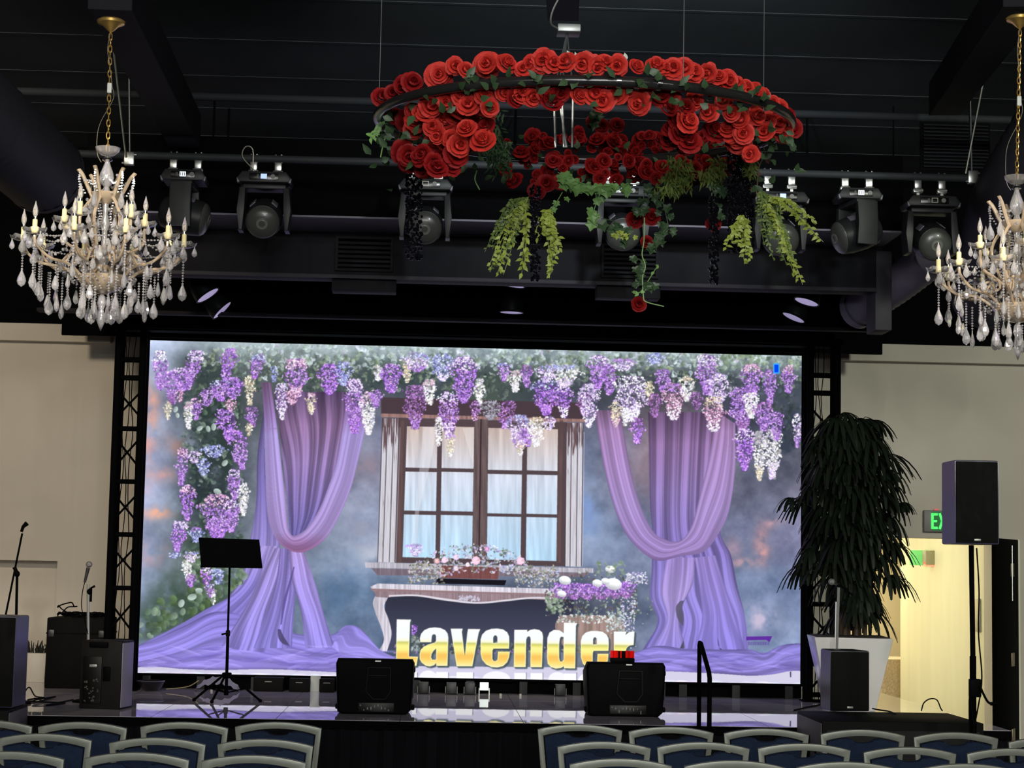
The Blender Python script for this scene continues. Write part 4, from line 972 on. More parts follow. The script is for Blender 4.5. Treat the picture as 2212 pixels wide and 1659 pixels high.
# floor monitors seen from behind
def monitor(px0, px1, py_top, py_bot, label, rz=0.0, slots=True):
    xm = (px0+px1)/2; g = atz(xm, py_bot-2, ZS); dist = (g-CAM).dot(fw_); w = (px1-px0)/F*dist; h = (py_bot-py_top)/F*dist*1.0
    t = thing('floor_monitor', label, 'loudspeaker', (g.x, g.y+.02, ZS), rz)
    P = lambda f: [(-w/2*f[0], 0.0+f[1]*h) for f in ()]
    prof = [(-.40*w, .0), (-.47*w, .04*h), (-.485*w, .45*h), (-.50*w, .90*h), (-.475*w, h), (.46*w, h), (.485*w, .93*h), (.475*w, .45*h), (.455*w, .08*h), (.40*w, .0)]
    b = MB(); n = len(prof); rings = []
    for y, k, zk in ((0, 1.0, 1.0), (.10, 1.03, 1.0), (.26, 1.03, .90), (.40, .98, .60), (.44, .96, .52)):
        rings.append([b.bm.verts.new((x*k, y, z*zk)) for x, z in prof])
    for A, B_ in zip(rings, rings[1:]):
        for q in range(n): b.bm.faces.new((A[q], A[(q+1) % n], B_[(q+1) % n], B_[q]))
    b.bm.faces.new(rings[0][::-1]); b.bm.faces.new(rings[-1])
    bmesh.ops.recalc_face_normals(b.bm, faces=b.bm.faces)
    es = [e for e in b.bm.edges if all(abs(v.co.y) < 1e-6 for v in e.verts)]
    bmesh.ops.bevel(b.bm, geom=es, offset=.018, segments=3, affect='EDGES', profile=.5)
    b.build('cabinet', blk, t)
    hp = MB(); hx = .03*w
    hp.prism([(hx-.13*w, .86*h), (hx+.17*w, .86*h), (hx+.18*w, .42*h), (hx+.11*w, .26*h), (hx-.06*w, .26*h), (hx-.16*w, .42*h)], .014, Matrix.Translation((0, -.004, 0)), bev=.004,
             holes=[(hx-.11*w, .83*h), (hx+.15*w, .83*h), (hx+.16*w, .43*h), (hx+.10*w, .29*h), (hx-.05*w, .29*h), (hx-.14*w, .43*h)])
    hp.build('recess_rim', mat('worn_black_plastic', (.004, .0045, .005), .55, spec=.12), t)
    MB().box((hx, -.006, .70*h), (.26*w, .022, .03*h), bev=.004).build('carry_handle', mat('worn_black_plastic', (.004, .0045, .005), .55, spec=.12), t)
    ap = MB().box((.02*w, -.006, .13*h), (.46*w, .012, .17*h), bev=.003).build('amplifier_panel', mat('amp_panel', (.003, .003, .003), .4, spec=.25), t)
    k = MB(); rr = random.Random(int(px0))
    for q in range(9): k.box((-.18*w+q*.045*w, -.016, (.08+.10*rr.random())*h), (.006, .010, .006+.02*rr.random()))
    k.build('connector', mat('dull_metal', (.10, .10, .09), .4, metal=.5), ap)
    for sx in (-1, 1):
        for z in (.12, .80): MB().box((sx*.485*w, .14, z*h), (.03, .10, .04), bev=.008).build('rubber_foot', blk, t)
    gr = MB()
    for q in range(3): gr.tube([(.49*w, .06+q*.02, .30*h), (.492*w, .06+q*.02, .62*h)], .004, 5)
    gr.build('side_grip', mat('grey_handle', (.20, .19, .23), .4), t)
    bd = MB(); bd.box((.03*w, -.001, .962*h), (.075*w, .006, .010)); bd.build('badge', silv, t)
    return t, w, h
monitor(724, 893, 1427, 1546, 'black floor monitor in front of the word on screen, left one, bare on top')
m2, mw2, mh2 = monitor(1266, 1440, 1435, 1551, 'black floor monitor, right one, with a red cup device on top', rz=0)
# red glass object on the right monitor
rc = thing('red_lantern', 'red translucent ribbed lantern standing on the right floor monitor', 'lantern', (at(1344, 1430, m2.location.y+.1).x, m2.location.y+.11, ZS+mh2))
hh = .027
MB().box((0, 0, .016), (.19, .09, .032), bev=.005).build('base', blk, rc)
redm = mat('red_glass', (.75, .01, .01), .2, trans=.35, emit=(.9, .01, .005), estr=.22)
for x, w_ in ((-.062, .05), (.062, .058)):
    g = MB()
    for q in range(5): g.tube([(x-w_/2+q*w_/4, -.0+.01*math.sin(q*2), .032), (x-w_/2+q*w_/4, .01*math.sin(q*2), .088)], .0062, 8)
    g.build('red_tube', redm, rc)
MB().tube([(-.012, -.02, .032), (-.012, -.02, .088)], .006, 8).build('red_tube', redm, rc)
MB().box((.012, .02, .058), (.17, .02, .055), bev=.004).build('holder', blk, rc)

# stair rail at the front edge
g0 = at(1510, 1570, YS-.06)
hr = thing('stair_handrail', 'narrow black stair handrail rising at the front edge of the stage', 'handrail', (g0.x, YS-.06, 0))
a_ = at(1511, 1388, YS-.06); b2 = at(1533, 1462, YS-.62)
o_ = Vector((g0.x, YS-.06, 0))
P_ = [Vector((g0.x, YS-.06, 0)), Vector((a_.x, YS-.06, a_.z-.02)), a_+Vector((.002, -.01, 0)), a_+Vector((.006, -.03, -.005)), b2+Vector((-.001, .03, .03)), b2+Vector((0, .0, -.01)), Vector((b2.x, b2.y, 0))]
MB().tube([q-o_ for q in P_], .017, 10).build('rail', blkm, hr)
for q in (Vector((g0.x, YS-.06, 0)), Vector((b2.x, b2.y, 0))): MB().lathe([(.05, 0), (.05, .01), (.02, .014)], 14, Matrix.Translation(q-o_)).build('floor_flange', blkm, hr)

# subwoofer cabinets at both corners
def sub(label, x0, x1, y0, y1, z1, face):
    t = thing('subwoofer', label, 'loudspeaker', ((x0+x1)/2, (y0+y1)/2, 0)); w, d = x1-x0, y1-y0
    MB().box((0, 0, z1/2), (w, d, z1), bev=.008).build('cabinet', mat('sub_black', (.005, .005, .005), .7, spec=.15, var=.3, scale=9), t)
    MB().box((0, -d/2-.004, z1/2-.01), (w-.06, .012, z1-.10), bev=.003).build('grille', mat('grille_black', (.008, .008, .008), .55, bump=.5, scale=300), t)
    s = MB().box((face*(w/2+.002), 0, z1/2+.02), (.006, d-.03, z1-.08), bev=.002).build('side_panel', mat('scuffed_grey', (.11, .10, .105), .5, var=.25, scale=7), t)
    for y, h in ((-.28*d, .05), (0, .17), (.28*d, .05)): MB().box((face*(w/2+.006), y, z1-.22), (.008, .05+.05*(y == 0), h), bev=.004).build('handle_slot', blk, s)
    return t
f0 = atz(1776, 1557, .72); sw = atz(2106, 1557, .72)
s1 = sub('large black subwoofer on the floor at the right front corner of the stage', f0.x, sw.x, f0.y, min(f0.y+1.0, YS-.06), .72, -1)
f1 = atz(54, 1523, .68)
s2 = sub('black subwoofer with grey slotted side at the left edge of the picture', f1.x-1.2, f1.x, -3.75, -3.12, at(30, 1535, -3.75).z, 1)

# loudspeakers
def speaker(name, label, loc, w, d, h, rz=0.0, kind='front', side=None):
    t = thing(name, label, 'loudspeaker', loc, rz); sd = side or mat('speaker_side', (.010, .009, .014), .35, spec=.4)
    MB().prism([(-w/2, 0), (w/2, 0), (w/2*.86, d), (-w/2*.86, d)], h, Matrix.Translation((0, 0, h/2))@Matrix.Rotation(0, 4, 'X')@Matrix(((1, 0, 0, 0), (0, 0, 1, 0), (0, -1, 0, 0), (0, 0, 0, 1))), bev=.012).build('cabinet', sd, t)
    if kind == 'front':
        MB().box((0, -.002, h/2), (w-.012, .014, h-.02), bev=.006).build('grille', mat('dark_grille', (.0045, .0045, .0045), .8, spec=.15, bump=.3, scale=350), t)
        MB().box((0, -.011, .03), (.045, .004, .014), bev=.001).build('badge', silv, t)
    return t
# tall one on a crank stand
tp = at(2106, 1180, -4.55); zt2 = at(2106, 995, -4.55).z; w_ = .302
ts = speaker('loudspeaker', 'black loudspeaker raised on a tall crank stand beside the doorway', (tp.x, -4.6, tp.z+.012), w_, .34, zt2-tp.z-.012, rz=.05, side=mat('speaker_side_painted_sheen', (.060, .055, .095), .35, spec=.6))  # violet screen light is painted into the cabinet colour
sd = thing('speaker_stand', 'tall black crank stand holding the right loudspeaker', 'stand', (tp.x+.012, -4.45, 0)); H_ = tp.z
MB().tube([(0, 0, .12), (0, 0, H_*.62)], .022, 12).build('lower_pole', blkm, sd)
MB().tube([(0, 0, H_*.60), (-.008, 0, H_+.008)], .0175, 12).build('upper_pole', blkm, sd)
zc = at(2105, 1486, -4.45).z
cb_ = MB().box((.01, -.01, zc), (.075, .06, .12), bev=.008).build('crank_box', blk, sd)
MB().tube(curve3([(.03, -.05, zc+.02), (.06, -.06, zc-.05), (.085, -.06, zc-.09), (.11, -.06, zc-.10)], 8), .008, 6).build('crank_handle', blk, cb_)
MB().tube([(.10, -.06, zc-.10), (.145, -.06, zc-.10)], .012, 8).build('crank_grip', blk, cb_)
for k in range(3):
    a = 2*PI*k/3+.5
    l = MB().tube([(0, 0, .50), (math.cos(a)*.45, math.sin(a)*.45, .012)], .012, 8).build('leg', blkm, sd)
c = MB(); c.tube(curve3([(.02, -.03, H_-.01), (.035, -.03, H_-.3), (.03, -.03, H_*.7), (.05, -.035, H_*.55), (.025, -.035, H_*.45), (-.03, -.04, H_*.34), (-.035, -.05, zc-.05), (.03, -.05, .35), (.045, -.03, .15), (.05, -.02, .01)], 60), .005, 6)
tag(c.build('speaker_cable', blk), 'black cable hanging down the right speaker stand', 'cable').location = sd.location
# speaker on the right subwoofer
q = atz(1837, 1537, .72); qz = at(1837, 1408, q.y).z
speaker('loudspeaker', 'black loudspeaker standing on the right subwoofer in front of the white planter', (q.x-.01, q.y-.02, .722), .30, .30, qz-.722+.01, rz=.10)
# left column speaker and the back-facing speaker
q = at(22, 1520, -3.5); zq = at(22, 1331, -3.5).z
speaker('loudspeaker', 'tall black loudspeaker at the left edge, cut by the picture border', (at(12, 1520, -3.5).x-.16, -3.55, s2.children[0].dimensions.z if False else at(30, 1535, -3.75).z+.002), .46, .36, zq-at(30, 1535, -3.75).z, rz=-.12, side=mat('speaker_side_painted_sheen', (.060, .055, .095), .35, spec=.6))  # cabinet colour again carries the violet light of the screen
q = atz(214, 1532, ZS); zq = at(214, 1384, q.y).z-ZS
bs = thing('loudspeaker', 'dark loudspeaker showing its rear panel beside the left box truss', 'loudspeaker', (q.x, q.y, ZS), -.18)
MB().box((0, .14, zq/2), (.33, .28, zq), bev=.010).build('cabinet', mat('speaker_brown_black', (.007, .006, .006), .6, spec=.2, var=.2, scale=6), bs)
MB().box((.168, .13, zq/2), (.006, .25, zq-.03), bev=.002).build('side_panel', mat('painted_lilac_side', (.30, .27, .36), .4), bs)  # lilac panel paints the screen light falling on this side
am = MB().box((-.065, -.004, .22), (.15, .014, .36), bev=.004).build('amplifier_panel', mat('amp_panel', (.003, .003, .003), .4, spec=.25), bs)
MB().box((-.055, -.016, .33), (.06, .006, .02), bev=.002).build('label_plate', silv, am)
k = MB(); rr = random.Random(3)
for i in range(26): k.box((-.12+.11*rr.random(), -.015, .06+.17*rr.random()), (.005+.014*rr.random(), .006, .005+.01*rr.random()), roty(rr.random()*3))
k.build('connector', mat('dull_metal', (.10, .10, .09), .4, metal=.5), am)
MB().box((.05, -.004, .27), (.06, .014, .11), bev=.008).build('side_recess', blk, bs)
MB().box((-.02, -.004, zq-.03), (.15, .03, .04), bev=.006).build('carry_handle', blk, bs)

# black road case with cables behind
q = atz(160, 1488, ZS); zq = at(160, 1335, q.y).z-ZS; wq = 128/F*(q-CAM).dot(fw_)
rcx = thing('road_case', 'large black road case left of the box truss with loose cables on top', 'case', (q.x, q.y, ZS))
MB().box((0, .28, zq/2), (wq, .56, zq), bev=.010).build('case_body', mat('case_black', (.003, .0028, .0028), .7, spec=.12, var=.2, scale=8), rcx)
MB().box((0, .28, zq*.78), (wq+.008, .565, .012)).build('lid_seam', blk, rcx)
for sx in (-1, 1): MB().box((sx*wq*.42, -.004, zq*.78), (.05, .012, .06), bev=.003).build('latch', mat('dark_latch', (.05, .05, .05), .4, metal=.6), rcx)
rr = random.Random(9)
for i, lab in enumerate(('thick black cable coil on the road case', 'thin black cable loop rising from the road case', 'black cable bundle at the right of the road case top', 'flat black cable end lying on the road case')):
    P_ = []; cx_ = (-.05, -.14, .12, .02)[i]; top_ = zq+.012
    for k in range(26):
        a = k*.62+i; r_ = (.14, .10, .09, .18)[i]*(.7+.3*rr.random())
        P_.append((cx_+r_*math.cos(a), .22+.55*r_*math.sin(a), top_+.010*(k % 4)+(0 if i != 1 else .09*max(0, math.sin(k*.24)))))
    cq = tag(MB().tube(curve3(P_, 90), .009 if i != 1 else .006, 6).build('black_cable', blk), lab, 'cable'); cq.location = rcx.location

# small white box with black items on it
q = atz(72, 1474, ZS); wq = .20
wb = thing('white_planter_box', 'small white box planter with short black spiky stems behind the left loudspeaker', 'planter', (q.x, q.y, ZS)); zq = at(72, 1411, q.y).z-ZS
MB().box((0, .10, zq/2), (wq*1.05, .2, zq), bev=.004, taper=.92).build('box', mat('white_box', (.62, .58, .50), .5), wb)
k = MB()
for i in range(34):
    x = -wq/2+wq*rr.random(); y = .02+.16*rr.random(); k.tube([(x, y, zq-.01), (x+.02*(rr.random()-.5), y, zq+.03), (x+.05*(rr.random()-.5), y, zq+.06+.06*rr.random())], [.006, .008, .003], 5)
k.build('spiky_stems', mat('black_stem', (.012, .014, .010), .7), wb)

# microphone stands
def micstand(label, base, pts, clutch, mic=None, extra=None):
    t = thing('microphone_stand', label, 'stand', base); o = Vector(base)
    MB().lathe([(.13, 0), (.13, .012), (.10, .02), (.02, .026)], 24).build('base', blkm, t)
    MB().tube([(0, 0, .02), Vector(pts[0])-o], .011, 8).build('pole', silv if mic == 'shiny' else blkm, t)
    if len(pts) > 2: MB().tube([Vector(pts[1])-o, Vector(pts[2])-o], .008, 8).build('boom_arm', blkm, t)
    MB().ball(Vector(clutch)-o, .022, 1, 1, 1.2).build('clutch', blk, t); return t
b_ = at(32, 1500, -2.0); bb = Vector((b_.x, -2.0, ZS)); c1 = at(37, 1240, -2.0)
t1 = micstand('black boom microphone stand with an empty clip at the far left', bb, [c1, at(12, 1330, -1.95), at(48, 1152, -2.0)], c1)
MB().tube([at(31, 1225, -2.0)-bb, c1-bb], .016, 8).build('joint', blk, t1); e_ = at(50, 1138, -2.0)-bb
MB().tube([e_+Vector((-.012, 0, -.04)), e_, e_+Vector((.03, 0, .03))], [.012, .014, .02], 8).build('microphone_clip', blk, t1)
b_ = at(192, 1500, -1.7); bb = Vector((b_.x, -1.7, ZS)); c1 = at(193, 1278, -1.7)
t2 = micstand('straight silver-poled microphone stand behind the rear-facing loudspeaker', bb, [at(190, 1262, -1.7)], c1, 'shiny')
MB().tube([at(196, 1300, -1.7)-bb, at(197, 1270, -1.7)-bb, at(205, 1266, -1.7)-bb], .010, 8).build('boom_stub', blk, t2)
def mic(label, a, b):
    t = thing('microphone', label, 'microphone', a); d = Vector(b)-Vector(a); u = d.normalized()
    MB().tube([(0, 0, 0), d*.7], [.010, .016], 12).build('handle', mat('mic_grey', (.06, .06, .06), .35, metal=.4), t)
    MB().ball(d*.86, .026, 1, 1, 1, 14, 10).build('grille', mat('mic_mesh', (.32, .32, .30), .35, metal=.6, bump=.5, scale=400), t); return t
mc_ = mic('handheld microphone clipped on the silver-poled stand at left', at(183, 1258, -1.73), at(194, 1213, -1.73))
o_ = at(183, 1258, -1.73); MB().tube(curve3([q-o_ for q in (at(183, 1258, -1.73), at(178, 1280, -1.73), at(176, 1310, -1.73), at(182, 1336, -1.72), at(190, 1370, -1.71))], 16), .004, 6).build('cable', blk, mc_)
b_ = at(1815, 1420, -2.35); bb = Vector((b_.x, -2.15, ZS)); c1 = at(1812, 1262, -2.45)
t3 = micstand('silver boom microphone stand in front of the potted palm', bb, [c1, at(1812, 1262, -2.45), at(1842, 1286, -2.45)], c1, 'shiny')
MB().tube([at(1806, 1300, -2.45)-bb, at(1804, 1405, -2.45)-bb], .006, 6).build('second_pole', silv, t3)
mic('microphone with round grille on the stand in front of the palm', at(1808, 1262, -2.46), at(1795, 1256, -2.5))

# planter and palm
q = atz(1834, 1524, ZS); YPn = -1.10; q = Vector((at(1834, 1524, YPn).x, YPn, ZS))
dist = (q-CAM).dot(fw_); zt3 = at(1834, 1375, YPn).z-ZS; wt = 166/F*dist; wb_ = 100/F*dist
pl = thing('white_planter', 'tall tapered white square planter on the right end of the stage', 'planter', (q.x, YPn, ZS), -.10)
MB().box((0, 0, zt3/2), (wt, wt, zt3), taper=wb_/wt, bev=.006).build('pot', mat('glossy_white_pot', (.62, .60, .58), .25, spec=.6), pl)
MB().box((0, 0, zt3+.001), (wt-.05, wt-.05, .012)).build('soil', mat('dark_soil', (.02, .016, .012), .95), pl)
palm = thing('lady_palm', 'tall dark lady palm with drooping fingered fans in the white planter', 'plant', (q.x, YPn, ZS+zt3+.012))
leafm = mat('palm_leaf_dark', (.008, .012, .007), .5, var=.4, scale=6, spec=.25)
stemm = mat('palm_stem_brown', (.07, .045, .028), .8, var=.4, scale=20)
rp = random.Random(21)
hp_ = at(1834, 895, YPn).z-ZS-zt3
for k in range(11):
    a = rp.random()*6.28; r_ = .04+.13*rp.random(); hgt = hp_*(.55+.42*rp.random())
    MB().tube(curve3([(r_*math.cos(a), r_*math.sin(a), 0), (r_*1.1*math.cos(a), r_*math.sin(a), hgt*.5), (r_*1.7*math.cos(a+.2), r_*1.5*math.sin(a+.2), hgt)], 8), [.018-.0008*q_ for q_ in range(9)], 7).build('stem', stemm, palm)
def fan(b, o, yaw, pitch, L_, n, droop):
    """a petiole tip with n drooping finger leaflets"""
    for k in range(n):
        s = (k/(n-1)-.5)*2 if n > 1 else 0
        a = yaw+s*1.5; Lk = L_*(1-.25*abs(s)**2)*(.85+.25*rp.random()); pts = []
        for j in range(6):
            t = j/5; rr_ = Lk*t; el = pitch-droop*t*.9-.25*abs(s)
            pts.append(Vector((o[0]+math.cos(a)*rr_*math.cos(el*.6), o[1]+math.sin(a)*rr_*math.cos(el*.6), o[2]+rr_*math.sin(el))))
        side = Vector((-math.sin(a), math.cos(a), 0)); w = [.006, .015, .018, .018, .016, .009]
        up = Vector((0, 0, .004))
        L1 = [b.bm.verts.new(p-side*w[j]) for j, p in enumerate(pts)]; C1 = [b.bm.verts.new(p-up*1.4) for p in pts]; R1 = [b.bm.verts.new(p+side*w[j]) for j, p in enumerate(pts)]
        for j in range(5):
            b.bm.faces.new((L1[j], C1[j], C1[j+1], L1[j+1])); b.bm.faces.new((C1[j], R1[j], R1[j+1], C1[j+1]))
XR = 135/F*dist
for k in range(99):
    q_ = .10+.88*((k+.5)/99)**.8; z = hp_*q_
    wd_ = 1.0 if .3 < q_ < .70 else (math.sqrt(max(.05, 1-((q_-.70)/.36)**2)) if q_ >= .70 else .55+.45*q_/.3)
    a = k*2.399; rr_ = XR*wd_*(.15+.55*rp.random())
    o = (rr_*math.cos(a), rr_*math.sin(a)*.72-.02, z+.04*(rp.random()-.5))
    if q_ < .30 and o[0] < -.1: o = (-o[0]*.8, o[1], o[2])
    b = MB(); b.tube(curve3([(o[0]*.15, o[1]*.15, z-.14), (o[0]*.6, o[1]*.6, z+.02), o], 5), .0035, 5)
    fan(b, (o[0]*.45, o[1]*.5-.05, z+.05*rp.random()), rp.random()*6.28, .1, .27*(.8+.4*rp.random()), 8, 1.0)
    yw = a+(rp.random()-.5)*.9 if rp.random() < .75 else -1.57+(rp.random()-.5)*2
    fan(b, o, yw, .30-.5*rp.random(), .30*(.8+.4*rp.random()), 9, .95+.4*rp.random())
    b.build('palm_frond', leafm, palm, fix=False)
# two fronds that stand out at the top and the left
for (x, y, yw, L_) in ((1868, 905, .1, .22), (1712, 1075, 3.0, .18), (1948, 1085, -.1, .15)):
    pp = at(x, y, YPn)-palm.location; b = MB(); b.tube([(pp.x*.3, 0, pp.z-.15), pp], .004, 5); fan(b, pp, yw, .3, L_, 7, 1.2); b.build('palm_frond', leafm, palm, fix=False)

# clutter under and behind the LED wall
def simple(name, label, cat, mb, m, loc):
    o = tag(mb.build(name, m), label, cat); o.location = loc; return o
yu = .02
bw = atz(327, 1491, ZS)
bo = thing('black_bowl', 'wide black bowl on the stage below the lower left corner of the LED wall', 'bowl', (bw.x, -.28, ZS))
MB().lathe([(.06, 0), (.10, .03), (.125, .085), (.118, .085), (.09, .035), (0, .012)], 26).build('bowl', mat('bowl_black', (.01, .01, .012), .2, spec=.6), bo)
MB().lathe([(.118, .082), (.127, .086), (.118, .09)], 26).build('rim', mat('bowl_rim', (.12, .09, .09), .3), bo)
sh = MB(); n = 16; g = [[sh.bm.verts.new((-.2+.4*i/n, -.10+.14*j/8, max(0.004, .125*math.sin(PI*i/n)**.6*(.55+.45*j/8)+.010*math.sin(i*2.1+j)))) for i in range(n+1)] for j in range(9)]
for j in range(8):
    for i in range(n): sh.bm.faces.new((g[j][i], g[j][i+1], g[j+1][i+1], g[j+1][i]))
simple('plastic_sheet', 'crumpled pale plastic sheet under the LED wall beside the music stand', 'sheet', sh, mat('pale_plastic', (.42, .42, .38), .4, trans=.2), (at(470, 1485, -.2).x, -.2, ZS))
for x0, x1, h, lab in ((548, 612, .125, 'leftmost'), (625, 668, .12, 'second'), (690, 722, .12, 'third')):
    xa, xb = at(x0, 1490, -.1).x, at(x1, 1490, -.1).x
    t = thing('power_case', lab+' of the low black power cases under the LED wall left of the left monitor', 'case', ((xa+xb)/2, -.08, ZS))
    MB().box((0, 0, h/2), (xb-xa, .14, h-.004), bev=.006).build('case_body', mat('case_black', (.003, .0028, .0028), .7, spec=.12), t); MB().tube([(-.03, -.072, h*.7), (.03, -.072, h*.7)], .004, 5).build('handle', silv, t)
xa = at(660, 1490, -.12).x
simple('white_board', 'narrow pale board standing behind the left power cases', 'board', MB().box((0, 0, .07), (.09, .02, .14), bev=.002), mat('pale_board', (.45, .48, .47), .5), (at(680, 1490, -.12).x, -.04, ZS))
xa = at(1046, 1478, -.1).x
lb = thing('white_light_box', 'small bright white box glowing under the middle of the LED wall', 'box', (xa, -.10, ZS))
MB().box((0, 0, .075), (.078, .05, .07), bev=.003).build('case_body', mat('white_glow', (.8, .85, .85), .5, emit=(.85, .95, .9), estr=.7), lb)
for sx in (-1, 1): MB().box((sx*.045, 0, .03), (.008, .05, .06)).build('bracket', silv, lb)
for i, (x, lab) in enumerate(((915, 'first'), (975, 'second'), (1015, 'third'), (1210, 'fourth'))):
    t = thing('connector_box', lab+' from the left of the small dark connector boxes between the two floor monitors', 'box', (at(x, 1485, -.1).x, -.10, ZS))
    MB().box((0, 0, .055), (.09, .08, .10), bev=.004).build('case_body', mat('box_dark', (.012, .013, .013), .45), t)
    for sx in (-1, 1): MB().box((sx*.052, -.03, .04), (.006, .02, .06)).build('bracket', mat('dull_metal', (.10, .10, .09), .4, metal=.5), t)
for i, (x, y, lab) in enumerate(((1078, 1497, 'tiny pale plug lying under the screen right of the glowing box'), (1120, 1498, 'tiny pale stopper lying under the screen between the monitors'), (466, 1488, 'small white stick standing on the stage behind the music stand')) ):
    simple('pale_stopper', lab, 'stopper', MB().lathe([(.012, 0), (.012, .018), (.008, .022), (0, .022)], 10), mat('pale_rubber', (.5, .48, .42), .5), (atz(x, y, ZS).x, -.22, ZS))
p = atz(560, 1492, ZS); simple('white_vial', 'little white upright cap on the stage left of the left monitor', 'cap', MB().lathe([(.008, 0), (.008, .03), (0, .034)], 8), mat('white_cap', (.7, .7, .68), .5), (p.x, p.y, ZS))
# cables on the stage floor
def cable(label, pts, r=.006, m=None):
    return tag(MB().tube(curve3(pts, 12*len(pts)), r, 6).build('floor_cable', m or blk), label, 'cable')
z_ = ZS+.009
cable('tangled black cables on the stage floor left of the rear-facing loudspeaker', [Vector((*(atz(x, y, ZS).xy), z_+h)) for x, y, h in ((48, 1506, 0), (62, 1500, .05), (76, 1506, 0), (95, 1512, .01), (60, 1514, 0), (80, 1518, 0), (120, 1510, .01), (70, 1520, .01), (140, 1521, 0), (100, 1526, 0), (158, 1514, 0))])
cable('pale yellowish cable under the left part of the LED wall', [(at(x, 1490, -.3).x, -.33, ZS+h) for x, h in ((360, .02), (385, .03), (410, .05), (430, .10))], .004, mat('yellow_cable', (.35, .30, .15), .6))
cable('black cable running to the loudspeaker on the right subwoofer', [Vector((*(atz(x, y, .72).xy), .728)) for x, y in ((1885, 1533), (1900, 1536), (1920, 1539), (1935, 1545))], .006)
cable('black cable arching over the right subwoofer', [Vector((*(atz(x, 1538, .72).xy), .728+h)) for x, h in ((1990, 0), (1996, .06), (2010, .09), (2024, .08), (2032, .02), (2036, 0))], .005)
cable('black cable lying on the stage floor beside the right truss', [Vector((*(atz(x, y, ZS).xy), z_)) for x, y in ((1716, 1537), (1740, 1531), (1760, 1527), (1786, 1522))], .008)
# ---------------------------------------------------------------- banquet chairs
frm = mat('grey_green_metal', (.23, .245, .205), .42, metal=.3, var=.12, scale=20)
navy = mat('navy_upholstery', (.010, .019, .044), .85, var=.35, scale=60, bump=.3, spec=.2)
def arc(w0, w1, z0, z1, rise, n=12):
    """trapezoid outline with an arched top; w0 bottom half width, w1 top half width"""
    pts = [(-w0, z0), (w0, z0)]
    for k in range(n+1):
        t = 1-2*k/n; pts.append((w1*t, z1+rise*(1-t*t)))
    return pts
def make_chair():
    t = thing('banquet_chair', '', 'chair', group='banquet chairs in rows before the stage')
    T = Matrix.Translation((0, -.21, 0))@Matrix.Rotation(.10, 4, 'X')
    o = arc(.190, .228, .50, .888, .030); i = arc(.162, .196, .525, .856, .028)
    MB().prism(o, .024, T, bev=.004, holes=i).build('back_frame', frm, t)
    n = 24; top = []
    for k in range(n+1):
        s = 1-2*k/n; d = .030*max(0, 1-(s/.42)**2)**.8 if abs(s) < .42 else 0
        top.append((.190*s, .850+.026*(1-s*s)-d))
    MB().prism([(-.158, .53), (.158, .53)]+top, .034, T, bev=.006).build('back_panel', navy, t)
    MB().box((0, .02, .455), (.44, .42, .065), bev=.022, seg=3).build('seat', navy, t)
    MB().box((0, .02, .412), (.42, .40, .022), bev=.004).build('seat_frame', frm, t)
    for sx in (-1, 1):
        MB().tube([(sx*.178, -.175, .54), (sx*.182, -.20, .42), (sx*.195, -.26, 0)], .014, 8).build('leg', frm, t)
        MB().tube([(sx*.195, .19, .42), (sx*.200, .21, 0)], .013, 8).build('leg', frm, t)
    return t
R1L = [(-22, 1567), (182, 1571), (400, 1571), (606, 1571)]
R2L = [(98, 1597), (343, 1606), (580, 1609)]
R3L = [(32, 1637), (302, 1639), (553, 1645)]
R1R = [(1254, 1576), (1451, 1581), (1660, 1585), (1868, 1587), (2065, 1593), (2272, 1604)]
R2R = [(1305, 1614), (1519, 1615), (1742, 1618), (1965, 1626), (2190, 1629)]
R3R = [(1342, 1652), (1589, 1656), (1836, 1659), (2090, 1663)]
rows = [('first', 'left', R1L, -1), ('second', 'left', R2L, -1), ('third', 'left', R3L, -1), ('first', 'right', R1R, 1), ('second', 'right', R2R, 1), ('third', 'right', R3R, 1)]
chair0 = make_chair(); used = False
names = ['at the aisle', 'second from the aisle', 'third from the aisle', 'fourth from the aisle', 'fifth from the aisle', 'sixth from the aisle']
for rown, side, lst, sg in rows:
    seq = lst[::-1] if sg < 0 else lst
    for k, (px, py) in enumerate(seq):
        w = atz(px, py, .886)
        lab = 'navy and grey banquet chair %s, %s block, %s row from the stage' % (names[k], side, rown)
        yaw = (.03 if side == 'left' else .02)+.02*math.sin(px)
        if not used: chair0.location = (w.x, w.y+.30, 0); chair0.rotation_euler = (0, 0, -yaw); chair0['label'] = lab; used = True
        else: dup(chair0, (w.x, w.y+.30, 0), -yaw, lab)
# ---------------------------------------------------------------- crystal chandeliers
crys = mat('cut_crystal', (1.0, .97, .96), .09, trans=.76, ior=1.7, spec=1.0, coat=.8)
frost = mat('pressed_glass', (.92, .88, .84), .14, trans=.8, ior=1.45, spec=.8, coat=.5)
armg = mat('glass_clad_arm', (.72, .56, .38), .16, trans=.45, ior=1.5, spec=1.0, coat=.8)
cand = mat('ivory_candle_tube', (.80, .70, .36), .4)
bulbm = mat('clear_bulb', (.95, .90, .85), .05, trans=.75, ior=1.35, spec=.9)
def drop_mesh(L_, r):
    b = MB(); n = 8; b.lathe([(0, 0), (r*.28, -.06*L_), (r*.18, -.14*L_), (r*.30, -.22*L_), (r*.85, -.52*L_), (r, -.70*L_), (r*.72, -.88*L_), (0, -L_)], n); b.bm.transform(Matrix.Diagonal((1, .6, 1, 1)))
    return b.mesh('crystal_drop', crys, smooth=False)
DROPS = [drop_mesh(.075, .019), drop_mesh(.095, .022), drop_mesh(.055, .014)]
def strand_mesh(n, r=.0062):
    b = MB()
    for k in range(n): b.lathe([(0, .0), (r, -r*.9), (r, -r*1.3), (0, -r*2.1)], 6, Matrix.Translation((0, 0, -k*r*2.15)))
    return b.mesh('bead_strand', crys, smooth=False)
